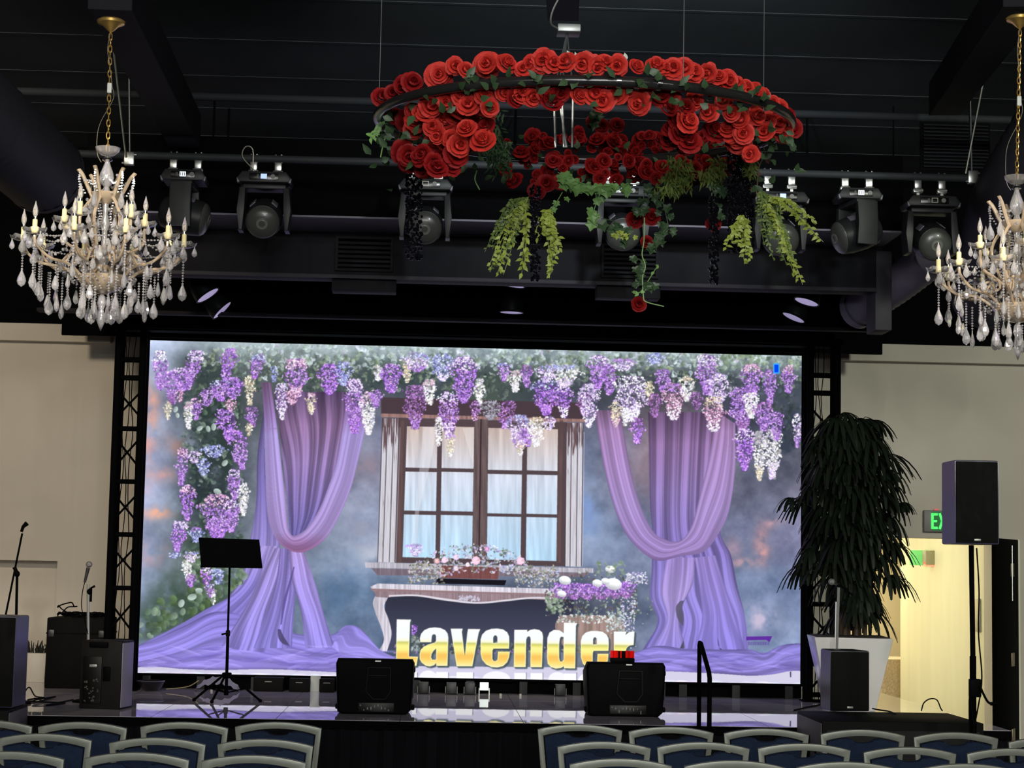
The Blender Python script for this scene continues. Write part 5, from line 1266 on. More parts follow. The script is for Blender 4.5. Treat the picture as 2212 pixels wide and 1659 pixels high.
STR = {n: strand_mesh(n) for n in (4, 6, 9, 12)}
def bead_curve(b, pts, n, r=.0058):
    for p in curve3(pts, n): b.lathe([(0, r), (r, .3*r), (r, -.3*r), (0, -r)], 6, Matrix.Translation(p))
def bob_mesh():
    b = MB(); n = 24; prof = [(.012, .0), (.034, .004), (.052, .012), (.060, .026)]; rings = []
    for j, (r, z) in enumerate(prof):
        rings.append([b.bm.verts.new(((r+(.005*math.cos(k*2*PI*6/n) if j > 1 else 0))*math.cos(2*PI*k/n), (r+(.005*math.cos(k*2*PI*6/n) if j > 1 else 0))*math.sin(2*PI*k/n), z+(.004*math.cos(k*2*PI*6/n) if j > 2 else 0))) for k in range(n)])
    for A, B in zip(rings, rings[1:]):
        for k in range(n): b.bm.faces.new((A[k], A[(k+1) % n], B[(k+1) % n], B[k]))
    b.bm.faces.new(rings[0][::-1]); return b.mesh('bobeche', frost)
BOB = bob_mesh()
CAN = MB().lathe([(.0, 0), (.012, 0), (.012, .062), (.010, .066), (0, .066)], 12).mesh('candle_tube', cand)
SOC = MB().lathe([(.009, 0), (.009, .012), (0, .012)], 10).mesh('socket', chrome)
BULB = MB().lathe([(.006, 0), (.0125, .016), (.0135, .028), (.010, .046), (.0045, .064), (.0015, .076), (0, .080)], 12).mesh('bulb', bulbm)
FIL = MB().tube([(-.003, 0, .012), (-.003, 0, .032), (.003, 0, .036), (.003, 0, .012)], .0008, 4).mesh('filament', mat('filament_glow', (.9, .7, .4), .4, emit=(1, .75, .45), estr=.8))
def chandelier(px, py_can, py_bowl, Y, label, rot):
    c = at(px, py_can, Y); t = thing('crystal_chandelier', label, 'chandelier', c); bz = at(px, py_bowl, Y).z-c.z      # z of the top glass bowl (negative)
    cx = at(px-7, py_bowl, Y).x-c.x; s = (c-CAM).dot(fw_)/F                                                                # metres per pixel here
    X = Matrix.Rotation(rot, 4, 'Z')
    MB().lathe([(0, .012), (.055, .012), (.070, .002), (.066, -.010), (.040, -.022), (.022, -.040), (.008, -.052), (0, -.056)], 28).build('canopy', gold, t)
    ch = MB(); n = int((-bz-.06)/.030); rr = random.Random(int(px))
    for k in range(n):
        f = k/n; z0 = -.058-(-bz-.058)*f; x0 = cx*f; a = (k % 2)*PI/2+.4*rr.random()
        M = Matrix.Translation((x0, 0, z0-.018))@Matrix.Rotation(a, 4, 'Z')@Matrix.Rotation(PI/2, 4, 'X')
        P = [M@Vector((.0085*math.cos(q), .020*math.sin(q), 0)) for q in [2*PI*i/10 for i in range(10)]]; ch.tube(P, .0026, 5, closed=True)
    ch.build('chain', gold, t)
    co = MB().tube(curve3([(0, 0, -.05)]+[(cx*f+.012*math.sin(f*31), .008*math.cos(f*27), -.05+(bz+.05)*f) for f in (.15, .3, .45)]+[(cx*.6+.02, 0, bz*.6), (cx-.04, 0, bz*.78), (cx-.055, 0, bz*.90), (cx-.05, 0, bz-.02), (cx-.03, 0, bz-.06)], 60), .0016, 5).build('power_cord', mat('clear_cord', (.25, .22, .16), .4), t)
    MB().box((cx*.5+.002, -.008, bz*.52), (.022, .012, .05), bev=.003).build('white_tag', mat('white_tag', (.75, .76, .70), .6), t)
    E = thing('tmp', '', ''); del E['label']; del E['category']; COL.objects.unlink(E); bpy.data.objects.remove(E)
    O = Matrix.Translation((cx, 0, bz))@X
    def put(name, me, M, par=None): return link(name, me, par or t, O@M if par is None else M)
    def bld(name, b, m): o = b.build(name, m, t); o.matrix_local = O; return o
    T = Matrix.Translation
    # heights below the bowl, measured in picture pixels of the left chandelier
    z = lambda p: -p*s
    bld('top_bowl', MB().lathe([(.006, -.03), (.030, -.026), (.056, -.006), (.062, .012), (.058, .012), (.04, -.012), (.006, -.02)], 20), frost)
    bld('collar', MB().lathe([(.008, -.03), (.024, z(18)), (.026, z(22)), (.010, z(26))], 16), chrome)
    bld('glass_vase', MB().lathe([(.010, z(24)), (.018, z(34)), (.034, z(52)), (.036, z(60)), (.028, z(72)), (.012, z(80))], 16), crys)
    bld('column', MB().lathe([(.012, z(78)), (.02, z(90)), (.05, z(97)), (.055, z(104)), (.018, z(110)), (.012, z(140)), (.026, z(160)), (.014, z(175)), (.014, z(215)), (.03, z(230)), (.030, z(240)), (.014, z(250)), (.014, z(280))], 14), frost)
    bld('crown_bowl', MB().lathe([(.012, z(118)), (.05, z(108)), (.075, z(98)), (.078, z(94)), (.07, z(97)), (.02, z(112))], 20), armg)
    # curved glass clad frames: crown horns and the basket below them
    bead = MB(); fr = []
    for k in range(6):
        a = 2*PI*k/6+.26; ca, sa = math.cos(a), math.sin(a); R_ = lambda r, zz: (r*s*ca, r*s*sa, z(zz))
        b = MB(); b.tube(curve3([R_(54, 52), R_(60, 46), R_(50, 58), R_(38, 84), R_(28, 104), R_(24, 108)], 16), [.006, .010]+[.0095]*14+[.006], 7)
        b.tube(curve3([R_(26, 104), R_(40, 122), R_(52, 145), R_(52, 170), R_(40, 200), R_(30, 225)], 18), .0085, 7)
        bld('frame_horn', b, armg)
        bead_curve(bead, [R_(55, 50), R_(58, 70), R_(44, 96)], 9); bead_curve(bead, [R_(50, 60), R_(30, 76), R_(14, 66)], 9)
        bead_curve(bead, [R_(30, 112), R_(20, 150), R_(36, 190)], 13); bead_curve(bead, [R_(52, 150), R_(60, 185), R_(54, 215)], 9)
        put('bead_strand', STR[6], T(R_(56, 58))); put('crystal_drop', DROPS[1], T(Vector(R_(56, 58))-Vector((0, 0, .08)))@Matrix.Rotation(a, 4, 'Z'))
        put('crystal_drop', DROPS[2], T(R_(34, 150))@Matrix.Rotation(a+1, 4, 'Z'))
    def arm(a, R, zt, zlow, nb, big):
        ca, sa = math.cos(a), math.sin(a); P = lambda r, zz: Vector((r*ca, r*sa, zz))
        b = MB(); cv = [P(.02, z(250)), P(R*.25, z(280)), P(R*.5, zlow+.012), P(R*.78, zlow+.03), P(R*.97, zt-.045), P(R, zt-.006)] if big else [P(.02, z(210)), P(R*.3, z(232)), P(R*.65, zlow), P(R*.95, zlow+.04), P(R, zt-.006)]
        C_ = curve3(cv, 22); b.tube(C_, [.0068+.0014*(j % 2) for j in range(len(C_))], 7)
        if big:
            b.tube(curve3([P(R*.55, zlow+.015), P(R*.45, zlow+.07), P(R*.34, zlow+.09), P(R*.30, zlow+.05), P(R*.38, zlow+.03)], 12), .006, 6)
        bld('arm', b, armg)
        bb = put('bobeche', BOB, T(P(R, zt))@Matrix.Rotation(a, 4, 'Z'))
        cd_ = put('candle', CAN, T(P(R, zt+.004))); so = link('socket', SOC, cd_, T((0, 0, .066))); bu = link('bulb', BULB, cd_, T((0, 0, .077))); link('filament', FIL, cd_, T((0, 0, .077)))
        put('crystal_drop', DROPS[2], T(P(R, zt+.012)+Vector((.052*ca, .052*sa, 0)))); 
        for q in (-1, 1):
            put('crystal_drop', DROPS[0 if big else 2], T(P(R, zt+.010)+Vector((.050*math.cos(a+q*1.6), .050*math.sin(a+q*1.6), 0))))
        return P
    cup = z(205); cup2 = z(158)
    nL = 10
    for k in range(nL):
        a = 2*PI*k/nL+.12; P = arm(a, .385, cup, z(262), 0, True)
        if k % 1 == 0:
            n_ = (12, 9)[k % 2]; L_ = n_*.0133
            q = P(.385, cup-.01); put('bead_strand', STR[n_], T(q)); put('crystal_drop', DROPS[1], T(q-Vector((0, 0, L_)))@Matrix.Rotation(a, 4, 'Z'))
        q = P(.25, z(268)); put('bead_strand', STR[9], T(q)); put('crystal_drop', DROPS[1], T(q-Vector((0, 0, .12)))@Matrix.Rotation(a*2, 4, 'Z'))
        a2 = a+PI/nL; q = Vector((.34*math.cos(a2), .34*math.sin(a2), z(238)))
        if k % 2: put('crystal_drop', DROPS[0], T(q+Vector((0, 0, .02))))
        q1, q2 = P(.385, cup), Vector((.385*math.cos(a+2*PI/nL), .385*math.sin(a+2*PI/nL), cup)); md = (q1+q2)/2*.93+Vector((0, 0, -.045)); bead_curve(bead, [q1, md, q2], 15)
        bead_curve(bead, [P(.385, cup), P(.27, cup-.02), P(.12, z(170))], 16)
    for k in range(5):
        arm(2*PI*k/5+.5, .205, cup2, z(215), 0, False)
    # lower rings: many long drops around the bottom bowl
    for R_, zz, n_, st in ((.175, 282, 9, 9), (.11, 300, 7, 9), (.05, 312, 5, 12)):
        for k in range(n_):
            a = 2*PI*k/n_+R_*9; q = Vector((R_*math.cos(a), R_*math.sin(a), z(zz))); put('bead_strand', STR[6 if st == 9 and k % 2 else 4], T(q)); put('crystal_drop', DROPS[1 if k % 2 == 0 else 0], T(q-Vector((0, 0, .08 if st == 9 and k % 2 else .053)))@Matrix.Rotation(a, 4, 'Z'))
    bld('bottom_bowl', MB().lathe([(.13, z(274)), (.115, z(286)), (.08, z(300)), (.03, z(310)), (0, z(311))], 22), armg)
    bld('finial', MB().lathe([(0, z(308)), (.018, z(318)), (.022, z(332)), (.010, z(345)), (.020, z(358)), (.018, z(372)), (0, z(392))], 12), crys)
    for R_, zz, n_ in ((.16, 284, 26), (.10, 300, 16)):
        for k in range(n_): a = 2*PI*k/n_; bead_curve(bead, [(R_*math.cos(a), R_*math.sin(a), z(zz-6)), (R_*.9*math.cos(a+.1), R_*.9*math.sin(a+.1), z(zz+4))], 2)
    o = bld('bead_garland', bead, crys); o['kind'] = 'stuff'
    pr = MB()
    def drop(p, L_, r):
        pr.lathe([(0, 0), (r*.3, -.08*L_), (r*.85, -.5*L_), (r, -.7*L_), (r*.7, -.88*L_), (0, -L_)], 6, T(p)@Matrix.Rotation(rr.random()*6.28, 4, 'Z')@Matrix.Diagonal((1, .6, 1, 1)))
    for k in range(20):
        a = 2*PI*k/20+.3; R_ = .30+.03*(k % 2); zz = z(252 if k % 2 else 262); n_ = 5+(k % 3)*2
        for q in range(n_): pr.lathe([(0, .004), (.0055, 0), (0, -.007)], 6, T((R_*math.cos(a), R_*math.sin(a), zz-.012*q)))
        drop((R_*math.cos(a), R_*math.sin(a), zz-.012*n_), .075, .018)
    for k in range(46):
        a = rr.random()*6.28; R_ = .06+.30*rr.random(); zz = z(150+95*rr.random()+R_*60); drop((R_*math.cos(a), R_*math.sin(a), zz), .040+.03*rr.random(), .012+.006*rr.random())
    for k in range(150):
        a = rr.random()*6.28; f = rr.random(); R_ = .05+.33*f; pr.ball((R_*math.cos(a), R_*math.sin(a), z(262-40*f+rr.random()*16-(30 if rr.random() < .3 else 0))), .006+.005*rr.random(), 1, 1, 1, 6, 4)
    for k in range(60):
        a = rr.random()*6.28; R_ = .03+.10*rr.random(); pr.ball((R_*math.cos(a), R_*math.sin(a), z(60+150*rr.random())), .005+.004*rr.random(), 1, 1, 1, 6, 4)
    o = pr.build('crystal_prisms', crys, t, smooth=False); o.matrix_local = O; o['kind'] = 'stuff'
    return t
chandelier(240, 47, 325, -7.95, 'crystal chandelier with electric candles hanging at the left on a brass chain', .0)
chandelier(2203, 40, 386, -7.95, 'crystal chandelier cut by the right border of the picture', .35)
# ---------------------------------------------------------------- rose wreath hanging from the ceiling
rosem = [mat('red_rose', (.50, .028, .020), .6, var=.4, scale=40, spec=.3), mat('shade_dark_rose', (.22, .006, .007), .6, var=.35, scale=30, spec=.2)]  # darker red paints the shade on far roses; also mixed in for variety
def petal(b, M, w, h, curl, cup):
    nu, nv = 5, 4; g = []
    for j in range(nv+1):
        v = j/nv; row = []
        for i in range(nu+1):
            u = (i/nu-.5)*2; ww = w*math.sin(min(1, .35+v*.9)*PI/2)*(1-.25*max(0, v-.75)/.25*abs(u))
            x = math.sin(u*cup)*ww/max(cup, .3)*1.0; y = -(1-math.cos(u*cup))*ww*.9+curl*v**2.5*h*.8; zz = v*h*(1-.12*u*u)
            row.append(b.bm.verts.new(M@Vector((x, y, zz))))
        g.append(row)
    for j in range(nv):
        for i in range(nu): b.bm.faces.new((g[j][i], g[j][i+1], g[j+1][i+1], g[j+1][i]))
def rose_mesh(seed, open_, m):
    """a rose looking along +Z"""
    r = random.Random(seed); b = MB()
    for k, (n, rad, h, w, lean, curl) in enumerate([(3, .004, .034, .012, -.10, -.05), (4, .009, .036, .018, .02, .05), (5, .016, .034, .022, .22*open_, .25), (6, .023, .030, .026, .50*open_, .5), (7, .029, .026, .028, .85*open_, .7)]):
        for i in range(n):
            a = 2*PI*(i+.5*(k % 2))/n+r.random()*.35
            M = Matrix.Rotation(a, 4, 'Z')@Matrix.Translation((0, rad*.75, -.004*k))@Matrix.Rotation(-lean*(.8+.4*r.random()), 4, 'X')
            petal(b, M, w*(.9+.25*r.random()), h*(.9+.2*r.random()), curl, 1.0-.10*k)
    b.ball((0, 0, .0), .020, 1, 1, .6, 8, 5)
    return b.mesh('rose', m, fix=False)
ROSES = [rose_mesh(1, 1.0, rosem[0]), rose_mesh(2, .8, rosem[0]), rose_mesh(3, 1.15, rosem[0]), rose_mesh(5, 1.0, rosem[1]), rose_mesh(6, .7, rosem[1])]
YC = -9.05; Rw = .862
zc0 = at(1262, 168, YC-Rw).z; cxw = (at(815, 262, YC).x+at(1702, 275, YC).x)/2; Rw = (at(1702, 275, YC).x-at(815, 262, YC).x)/2
WC = Vector((cxw, YC, zc0+.02))
wr = thing('rose_wreath', 'round hanging wreath of red roses on a dark steel ring with trailing greenery', 'wreath', WC)
tiltM = Matrix.Rotation(.045, 4, 'X')
def rp_(a, r=Rw, dz=0.0): return tiltM@Vector((r*math.cos(a), r*math.sin(a), dz))
MB().tube([rp_(2*PI*k/96) for k in range(96)], .021, 12, closed=True).build('ring', mat('dark_glossy_ring', (.035, .034, .034), .22, metal=.5, spec=.7), wr)
for a in (-1.50, -1.32):
    MB().tube([rp_(a-.010), rp_(a+.010)], .0265, 14).build('clamp_band', chrome, wr)
rw = random.Random(12)
greens = mat('silk_leaf_green', (.035, .070, .028), .5, var=.4, scale=12)
pale_g = mat('pale_leaf_green', (.17, .32, .09), .5, var=.5, scale=10)
lime = mat('lime_spray_green', (.24, .30, .045), .5, var=.6, scale=9)
placed = []
def add_rose(p, d, s, me):
    s *= .90
    placed.append((Vector(p), Vector(d).normalized(), s, me))
# placed along the ring: above and below the near arc, thick at both sides, a mass in the shade-darkened red on the far arc
def ringy(x, far=False):
    u = max(-1, min(1, ((at(x, 250, YC).x-WC.x)/Rw))); return YC+(1 if far else -1)*Rw*math.sqrt(max(0, 1-u*u))
def put(x, y, s, me, far=False, dy=0.0, d=None):
    Y = ringy(x, far)+dy; p = at(x, y, Y)-WC
    add_rose(p, d or ((rw.random()-.5)*1.2, -1, (rw.random()-.45)*1.0), s, me)
R_ = rw.random
top = [(870,190),(893,182),(948,163),(985,145),(1008,152),(1053,138),(1098,140),(1130,152),(1145,142),(1172,135),(1195,140),(1225,135),(1262,142),(1290,148),(1308,140),(1335,142),(1375,145),(1420,142),(1432,150),(1455,153),(1478,148),(1500,160),(1530,162),(1552,170),(1572,178),(1590,185),(1612,192),(1625,200),(1648,208),(1668,225),(1685,240),(828,213),(845,205),(1705,255)]
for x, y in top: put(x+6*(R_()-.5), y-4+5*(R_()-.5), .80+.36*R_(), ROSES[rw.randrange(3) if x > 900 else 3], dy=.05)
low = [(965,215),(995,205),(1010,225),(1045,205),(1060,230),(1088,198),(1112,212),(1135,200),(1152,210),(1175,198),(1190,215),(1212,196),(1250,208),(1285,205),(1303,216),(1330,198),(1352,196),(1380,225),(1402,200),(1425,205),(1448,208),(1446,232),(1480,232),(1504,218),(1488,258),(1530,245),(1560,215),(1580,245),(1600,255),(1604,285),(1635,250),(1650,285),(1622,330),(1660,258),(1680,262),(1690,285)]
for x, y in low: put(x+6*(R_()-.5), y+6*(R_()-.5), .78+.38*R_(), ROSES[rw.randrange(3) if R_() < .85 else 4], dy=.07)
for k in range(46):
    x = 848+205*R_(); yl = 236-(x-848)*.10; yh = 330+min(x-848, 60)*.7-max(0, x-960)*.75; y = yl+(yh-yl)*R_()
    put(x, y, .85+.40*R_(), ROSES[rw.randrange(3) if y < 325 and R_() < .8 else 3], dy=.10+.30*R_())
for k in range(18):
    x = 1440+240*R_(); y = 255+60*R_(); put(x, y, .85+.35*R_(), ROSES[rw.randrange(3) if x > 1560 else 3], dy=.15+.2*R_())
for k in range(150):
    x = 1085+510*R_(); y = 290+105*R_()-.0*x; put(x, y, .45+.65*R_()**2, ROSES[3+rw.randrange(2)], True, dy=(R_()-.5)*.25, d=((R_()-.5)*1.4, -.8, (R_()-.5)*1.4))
for k in range(26): put(1120+470*R_(), 345+45*R_(), .55+.4*R_(), ROSES[rw.randrange(2)], True, dy=-.15)
# single roses on the trailing vines, and the big ones that stand out
YF_ = YC+.55
for x, y, s, Y in ((1040, 243, 1.35, YC-.3), (948, 162, 1.35, YC-.55), (1053, 138, 1.3, YC-.65), (1711, 275, 1.1, YC), (1380, 657, .85, YF_), (1372, 474, .95, YF_), (1408, 468, .95, YF_-.05), (1397, 522, .7, YF_), (1541, 483, .85, YF_-.1),
                    (918, 358, 1.25, YC), (1180, 395, 1.0, YF_), (1160, 412, 1.0, YF_), (1283, 262, .8, YC-.1), (1300, 272, .8, YC-.1), (1333, 270, .8, YC-.1), (1622, 330, 1.0, YC+.1), (1500, 365, 1.0, YF_)):
    add_rose(at(x, y, Y)-WC, (.2*(rw.random()-.5), -1, .1), s, ROSES[0] if s > .9 else ROSES[1])
def rmat(p, d, s):
    q = d.to_track_quat('Z', 'Y').to_matrix().to_4x4(); return Matrix.Translation(p)@q@Matrix.Rotation(rw.random()*6.28, 4, 'Z')@Matrix.Scale(s, 4)
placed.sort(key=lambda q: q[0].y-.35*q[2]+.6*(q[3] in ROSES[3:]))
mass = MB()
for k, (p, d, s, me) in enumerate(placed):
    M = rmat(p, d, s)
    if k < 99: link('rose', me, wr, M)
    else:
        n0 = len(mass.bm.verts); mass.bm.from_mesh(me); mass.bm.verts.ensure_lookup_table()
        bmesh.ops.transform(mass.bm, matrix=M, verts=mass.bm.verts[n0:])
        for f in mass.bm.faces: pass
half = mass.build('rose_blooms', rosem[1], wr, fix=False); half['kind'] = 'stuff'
# leaves between the roses
def leaf(b, p, d, L_, w, up=None, fold=.25):
    d = Vector(d).normalized(); sd = d.cross(up or Vector((rw.random()-.5, -1, rw.random()-.5))).normalized(); nn = sd.cross(d)
    pr = [(0, .06), (.3, 1), (.6, .85), (1, .03)]
    L1 = []; C1 = []; R1 = []
    for t, k in pr:
        c = Vector(p)+d*L_*t-nn*(.18*L_*t*t); C1.append(b.bm.verts.new(c)); L1.append(b.bm.verts.new(c-sd*w*k+nn*w*fold*k)); R1.append(b.bm.verts.new(c+sd*w*k+nn*w*fold*k))
    for j in range(3): b.bm.faces.new((L1[j], C1[j], C1[j+1], L1[j+1])); b.bm.faces.new((C1[j], R1[j], R1[j+1], C1[j+1]))
lb_ = MB()
for k in range(250):
    a = rw.random()*2*PI; p = rp_(a, Rw*(.93+.14*rw.random()), (.04-.14*rw.random()) if math.sin(a) < .2 else (.1-.25*rw.random()))
    if abs(math.sin(a)) < .6: p.z -= .18*rw.random(); p *= .965
    leaf(lb_, p, (rw.random()-.5, -.7*rw.random(), rw.random()-.4), .036+.026*rw.random(), .011+.006*rw.random())
lb_.build('rose_leaves', greens, wr, fix=False)['kind'] = 'stuff'
# dark lining moss under the far arc so that the ring is filled
# trailing ivy
def ivyleaf(b, p, s, m=None):
    """five-lobed ivy leaf"""
    an = rw.random()*.8-.4; q = Matrix.Rotation(an, 4, 'Y')@Matrix.Rotation((rw.random()-.5)*1.2, 4, 'Z')@Matrix.Rotation((rw.random()-.5)*.9, 4, 'X'); M = Matrix.Translation(p)@q
    o = [(0, .0), (.35, .12), (.62, -.02), (.52, -.36), (.80, -.55), (.34, -.72), (0, -1.12), (-.34, -.72), (-.80, -.55), (-.52, -.36), (-.62, -.02), (-.35, .12)]
    c = b.bm.verts.new(M@Vector((0, .10*s, -.35*s))); vs = [b.bm.verts.new(M@Vector((x*s*.8, -.06*s*(i % 2), z*s))) for i, (x, z) in enumerate(o)]
    for i in range(len(vs)): b.bm.faces.new((c, vs[i], vs[(i+1) % len(vs)]))
def vine(pts, Y, nleaf, s, m, name='ivy_vine', leafs='ivy', jit=.03, stem=.0022):
    P = curve3([at(x, y, Y+dy)-WC for x, y, dy in [(q+(0,))[:3] for q in pts]], 10*len(pts)); b = MB(); b.tube(P, stem, 5); 
    for k in range(nleaf):
        f = (k+.5)/nleaf*(len(P)-1); p = P[int(f)].copy(); p += Vector(((rw.random()-.5)*jit*2, (rw.random()-.5)*jit, (rw.random()-.5)*jit))
        if leafs == 'ivy': ivyleaf(b, p, s*(.7+.5*rw.random()))
        else: leaf(b, P[int(f)], ((rw.random()-.5)*1.6, -.5*rw.random(), -.6-.5*rw.random()+.7*(rw.random() < .35)), s*(.8+.5*rw.random()), s*.30)
    return b.build(name, m, wr, fix=False)
YV = YC+.60
vine([(1205, 372), (1225, 385), (1245, 392), (1285, 402), (1325, 402), (1352, 404)], YV-.25, 22, .052, pale_g)
vine([(1283, 228), (1278, 245), (1290, 258)], YC-.2, 5, .045, greens)
vine([(1288, 405), (1287, 440), (1282, 462), (1300, 470)], YV-.2, 6, .042, pale_g)
vine([(1305, 472), (1330, 480), (1350, 500), (1340, 520)], YV-.2, 8, .045, greens)
vine([(1330, 500), (1345, 508), (1362, 505)], YV-.25, 8, .022, lime)
vine([(1392, 395), (1390, 430), (1382, 452), (1368, 452)], YV-.2, 12, .036, greens)
vine([(1415, 415), (1432, 440), (1440, 470), (1442, 490), (1430, 505), (1420, 520), (1408, 530)], YV-.2, 22, .036, greens)
vine([(1392, 470), (1391, 520), (1387, 550), (1394, 575), (1388, 600), (1390, 640), (1396, 652), (1434, 662)], YV-.2, 0, .03, pale_g, stem=.003)
vine([(1372, 556), (1385, 565), (1378, 585), (1392, 595), (1380, 612), (1405, 610), (1408, 620)], YV-.2, 16, .034, greens)
vine([(1368, 628), (1378, 632), (1388, 625), (1420, 575), (1418, 580)], YV-.2, 8, .026, pale_g, leafs='leaf')
vine([(1640, 300), (1652, 330), (1640, 360), (1636, 395), (1634, 420)], YC+.3, 4, .02, mat('brown_stem', (.12, .06, .03), .6), stem=.003)
vine([(1545, 380), (1542, 400), (1550, 415), (1562, 400), (1546, 440), (1552, 470)], YV-.2, 12, .040, greens)
vine([(1030, 368), (1026, 388), (1036, 410)], YC+.2, 0, .02, pale_g, stem=.003)
vine([(832, 298), (826, 320), (822, 340)], YC+.0, 0, .02, pale_g, stem=.003)
vine([(838, 258), (820, 268), (812, 285), (800, 298)], YC, 26, .026, pale_g, leafs='leaf')
vine([(1215, 415), (1200, 440), (1186, 455), (1184, 475)], YV-.2, 6, .03, pale_g)
# moss-like green tufts
def tuft(pts, Y, n, spread, m, ln=.035):
    P = curve3([at(x, y, Y)-WC for x, y in pts], 30); b = MB()
    for k in range(n):
        p = P[rw.randrange(len(P))]+Vector(((rw.random()-.5)*spread, (rw.random()-.5)*spread, (rw.random()-.5)*spread)); leaf(b, p, (rw.random()-.5, -.4, -.9*rw.random()-.1), ln*(.6+.8*rw.random()), ln*.12)
    return b.build('fern_tuft', m, wr, fix=False)
tuft([(1065, 260), (1055, 300), (1075, 330), (1085, 355)], YC+.3, 420, .10, greens)
tuft([(1455, 355), (1475, 370), (1465, 390), (1430, 400)], YV-.2, 420, .10, mat('olive_moss', (.12, .16, .03), .6, var=.4, scale=20))
tuft([(1550, 350), (1545, 375), (1520, 380)], YV-.2, 200, .07, mat('olive_moss', (.12, .16, .03), .6, var=.4, scale=20))
tuft([(1618, 345), (1620, 370)], YC+.3, 120, .05, mat('olive_moss', (.12, .16, .03), .6, var=.4, scale=20))
# yellow-green hanging sprays: a bundle of leafy strings
def spray(top, ends, Y, nl, s, label_m=lime, sub=5, spread=.06):
    o = at(*top, Y)-WC; b = MB()
    for e in ends:
        E_ = at(*e, Y-.05)-WC
        for q in range(sub):
            off = Vector(((rw.random()-.5)*spread, (rw.random()-.5)*spread, (rw.random()-.2)*spread*1.4)); P = curve3([o, o*.55+E_*.45+off*.9+Vector((0, 0, .02)), E_+off], 24); b.tube(P, .0012, 4)
            for k in range(nl):
                f = (.12+.88*(k+rw.random())/nl)*(len(P)-1); leaf(b, P[int(f)], ((rw.random()-.5)*1.7, -.6*rw.random(), -.8+.7*rw.random()), s*(.7+.6*rw.random()), s*.27)
    return b.build('leafy_spray', label_m, wr, fix=False)
olive = mat('olive_spray_green', (.11, .16, .035), .55, var=.4, scale=9)
spray((1142, 425), [(1078, 560), (1062, 590)], YV-.25, 26, .020, olive, 6, .10)
spray((1142, 425), [(1066, 602), (1085, 595)], YV-.30, 18, .026, lime, 3, .05)
spray((1135, 450), [(1125, 590)], YV-.35, 16, .030, lime, 3, .05)
spray((1182, 455), [(1196, 560), (1188, 605), (1218, 540), (1170, 530)], YV-.30, 20, .027, lime, 3, .05)
spray((1640, 415), [(1690, 560), (1670, 545)], YC+.15, 30, .018, olive, 8, .10)
spray((1650, 430), [(1728, 620), (1718, 600)], YC+.10, 20, .025, lime, 3, .05)
spray((1660, 425), [(1772, 520), (1760, 500), (1745, 480)], YC+.10, 20, .026, lime, 2, .04)
spray((1605, 470), [(1618, 575), (1602, 545), (1572, 540)], YC+.15, 18, .026, lime, 3, .05)
# black glittering bead strings
jet = mat('jet_beads', (.004, .004, .006), .12, spec=.9, coat=.6)
def jets(x0, x1, y0, y1, Y, n):
    b = MB()
    for k in range(n):
        p = at(x0+(x1-x0)*rw.random(), y0+(y1-y0)*rw.random(), Y+.05*rw.random())-WC; r_ = .004+.004*rw.random()
        b.ball(p, r_, 1, 1, 1.3, 6, 4)
    return b.build('black_bead_garland', jet, wr, smooth=False)
jets(876, 912, 350, 560, YC+.1, 300); jets(1146, 1168, 400, 606, YV-.35, 200); jets(1532, 1552, 420, 612, YV-.3, 200); jets(1572, 1628, 300, 545, YC+.3, 700)
# gold pendants, white flecks, a paper tag
MB().box(at(1569, 303, YC-.1)-WC, (.050, .003, .036), Matrix.Rotation(.15, 3, 'Y')).build('paper_tag', mat('paper_white', (.62, .62, .58), .7), wr)
lb2 = MB()
for x, y in ((1247, 120), (1265, 118), (1352, 122), (1346, 128), (1232, 116)): leaf(lb2, at(x, y+10, YC-Rw*.9)-WC, ((rw.random()-.5)*.8, 0, 1), .036, .011)
lb2.build('white_leaf', mat('white_leaf', (.55, .60, .50), .5), wr, fix=False)
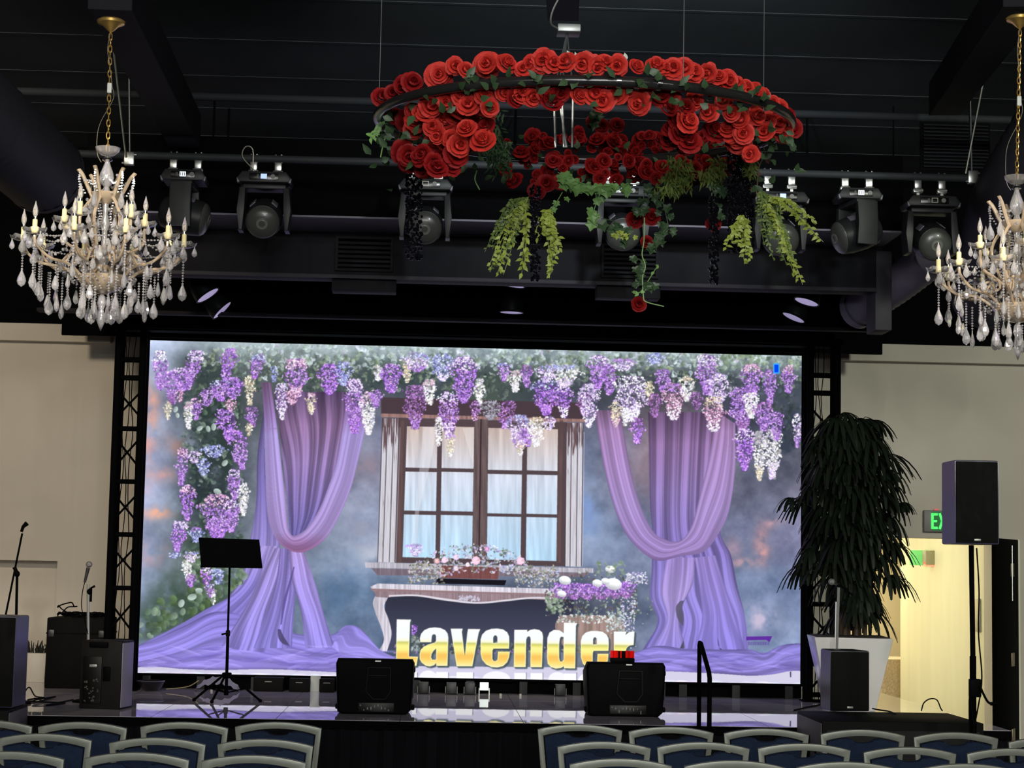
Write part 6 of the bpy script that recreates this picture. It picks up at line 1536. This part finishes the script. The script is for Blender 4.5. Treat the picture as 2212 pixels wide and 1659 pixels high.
# hub, rods and wires
hub = at(1222, 320, YC)-WC
for x0, x1 in ((1196, 1200), (1214, 1218), (1238, 1236), (1205, 1224)):
    MB().tube([at(x0, 196, YC)-WC, at(x1, 318, YC)-WC], .006, 6).build('hanger_rod', steel, wr)
    MB().tube([at(x0, 196, YC)-WC, at(1225, 72, YC-.1)-WC], .0045, 6).build('hanger_rod', mat('rod_dark', (.08, .09, .09), .4, metal=.5), wr)
MB().box(at(1218, 198, YC)-WC, (.16, .03, .014), bev=.003).build('spreader_bar', mat('rod_dark', (.08, .09, .09), .4, metal=.5), wr)
MB().box(at(1228, 66, YC-.1)-WC, (.10, .10, .034), bev=.004).build('ceiling_bracket', mat('bracket_grey', (.30, .32, .32), .4, metal=.6), wr)
for a, px in ((PI+.15, 848), (-1.2, 1316), (.35, 1642)):
    p = rp_(a); MB().tube([p, Vector((p.x+.0, p.y, 5.55-WC.z))], .002, 4).build('hanger_wire', mat('wire_dark', (.05, .05, .05), .5), wr)
tag(MB().tube(curve3([at(1222, -30, YC-.3), at(1195, 20, YC-.3), at(1190, 50, YC-.25), at(1205, 62, YC-.15)], 14), .004, 5).build('bracket_cable', mat('wire_grey', (.20, .20, .19), .5)), 'thin grey cable curving into the ceiling bracket over the wreath', 'cable')
# ---------------------------------------------------------------- groups of repeated things
GROUPS = {'moving_head_light': 'moving head lights on the lighting pipe', 'par_can': 'par cans above the LED wall', 'crystal_chandelier': 'crystal chandeliers over the hall',
          'floor_monitor': 'floor monitors at the stage front', 'box_truss': 'box trusses beside the LED wall', 'loudspeaker': 'loudspeakers around the stage', 'subwoofer': 'subwoofers at the stage corners',
          'power_case': 'power cases under the LED wall', 'connector_box': 'connector boxes under the LED wall', 'microphone_stand': 'microphone stands', 'microphone': 'microphones on stands',
          'floor_cable': 'loose cables', 'black_cable': 'cables on the road case', 'hanger_strap': 'hanger straps of the lighting pipe', 'slanting_rod': 'slanting rods of the lighting pipe',
          'round_duct': 'round air ducts', 'pale_stopper': 'small pale bits under the LED wall'}
for o in COL.objects:
    if o.parent is None and 'category' in o and 'group' not in o:
        g = GROUPS.get(o.name.split('.')[0])
        if g: o['group'] = g
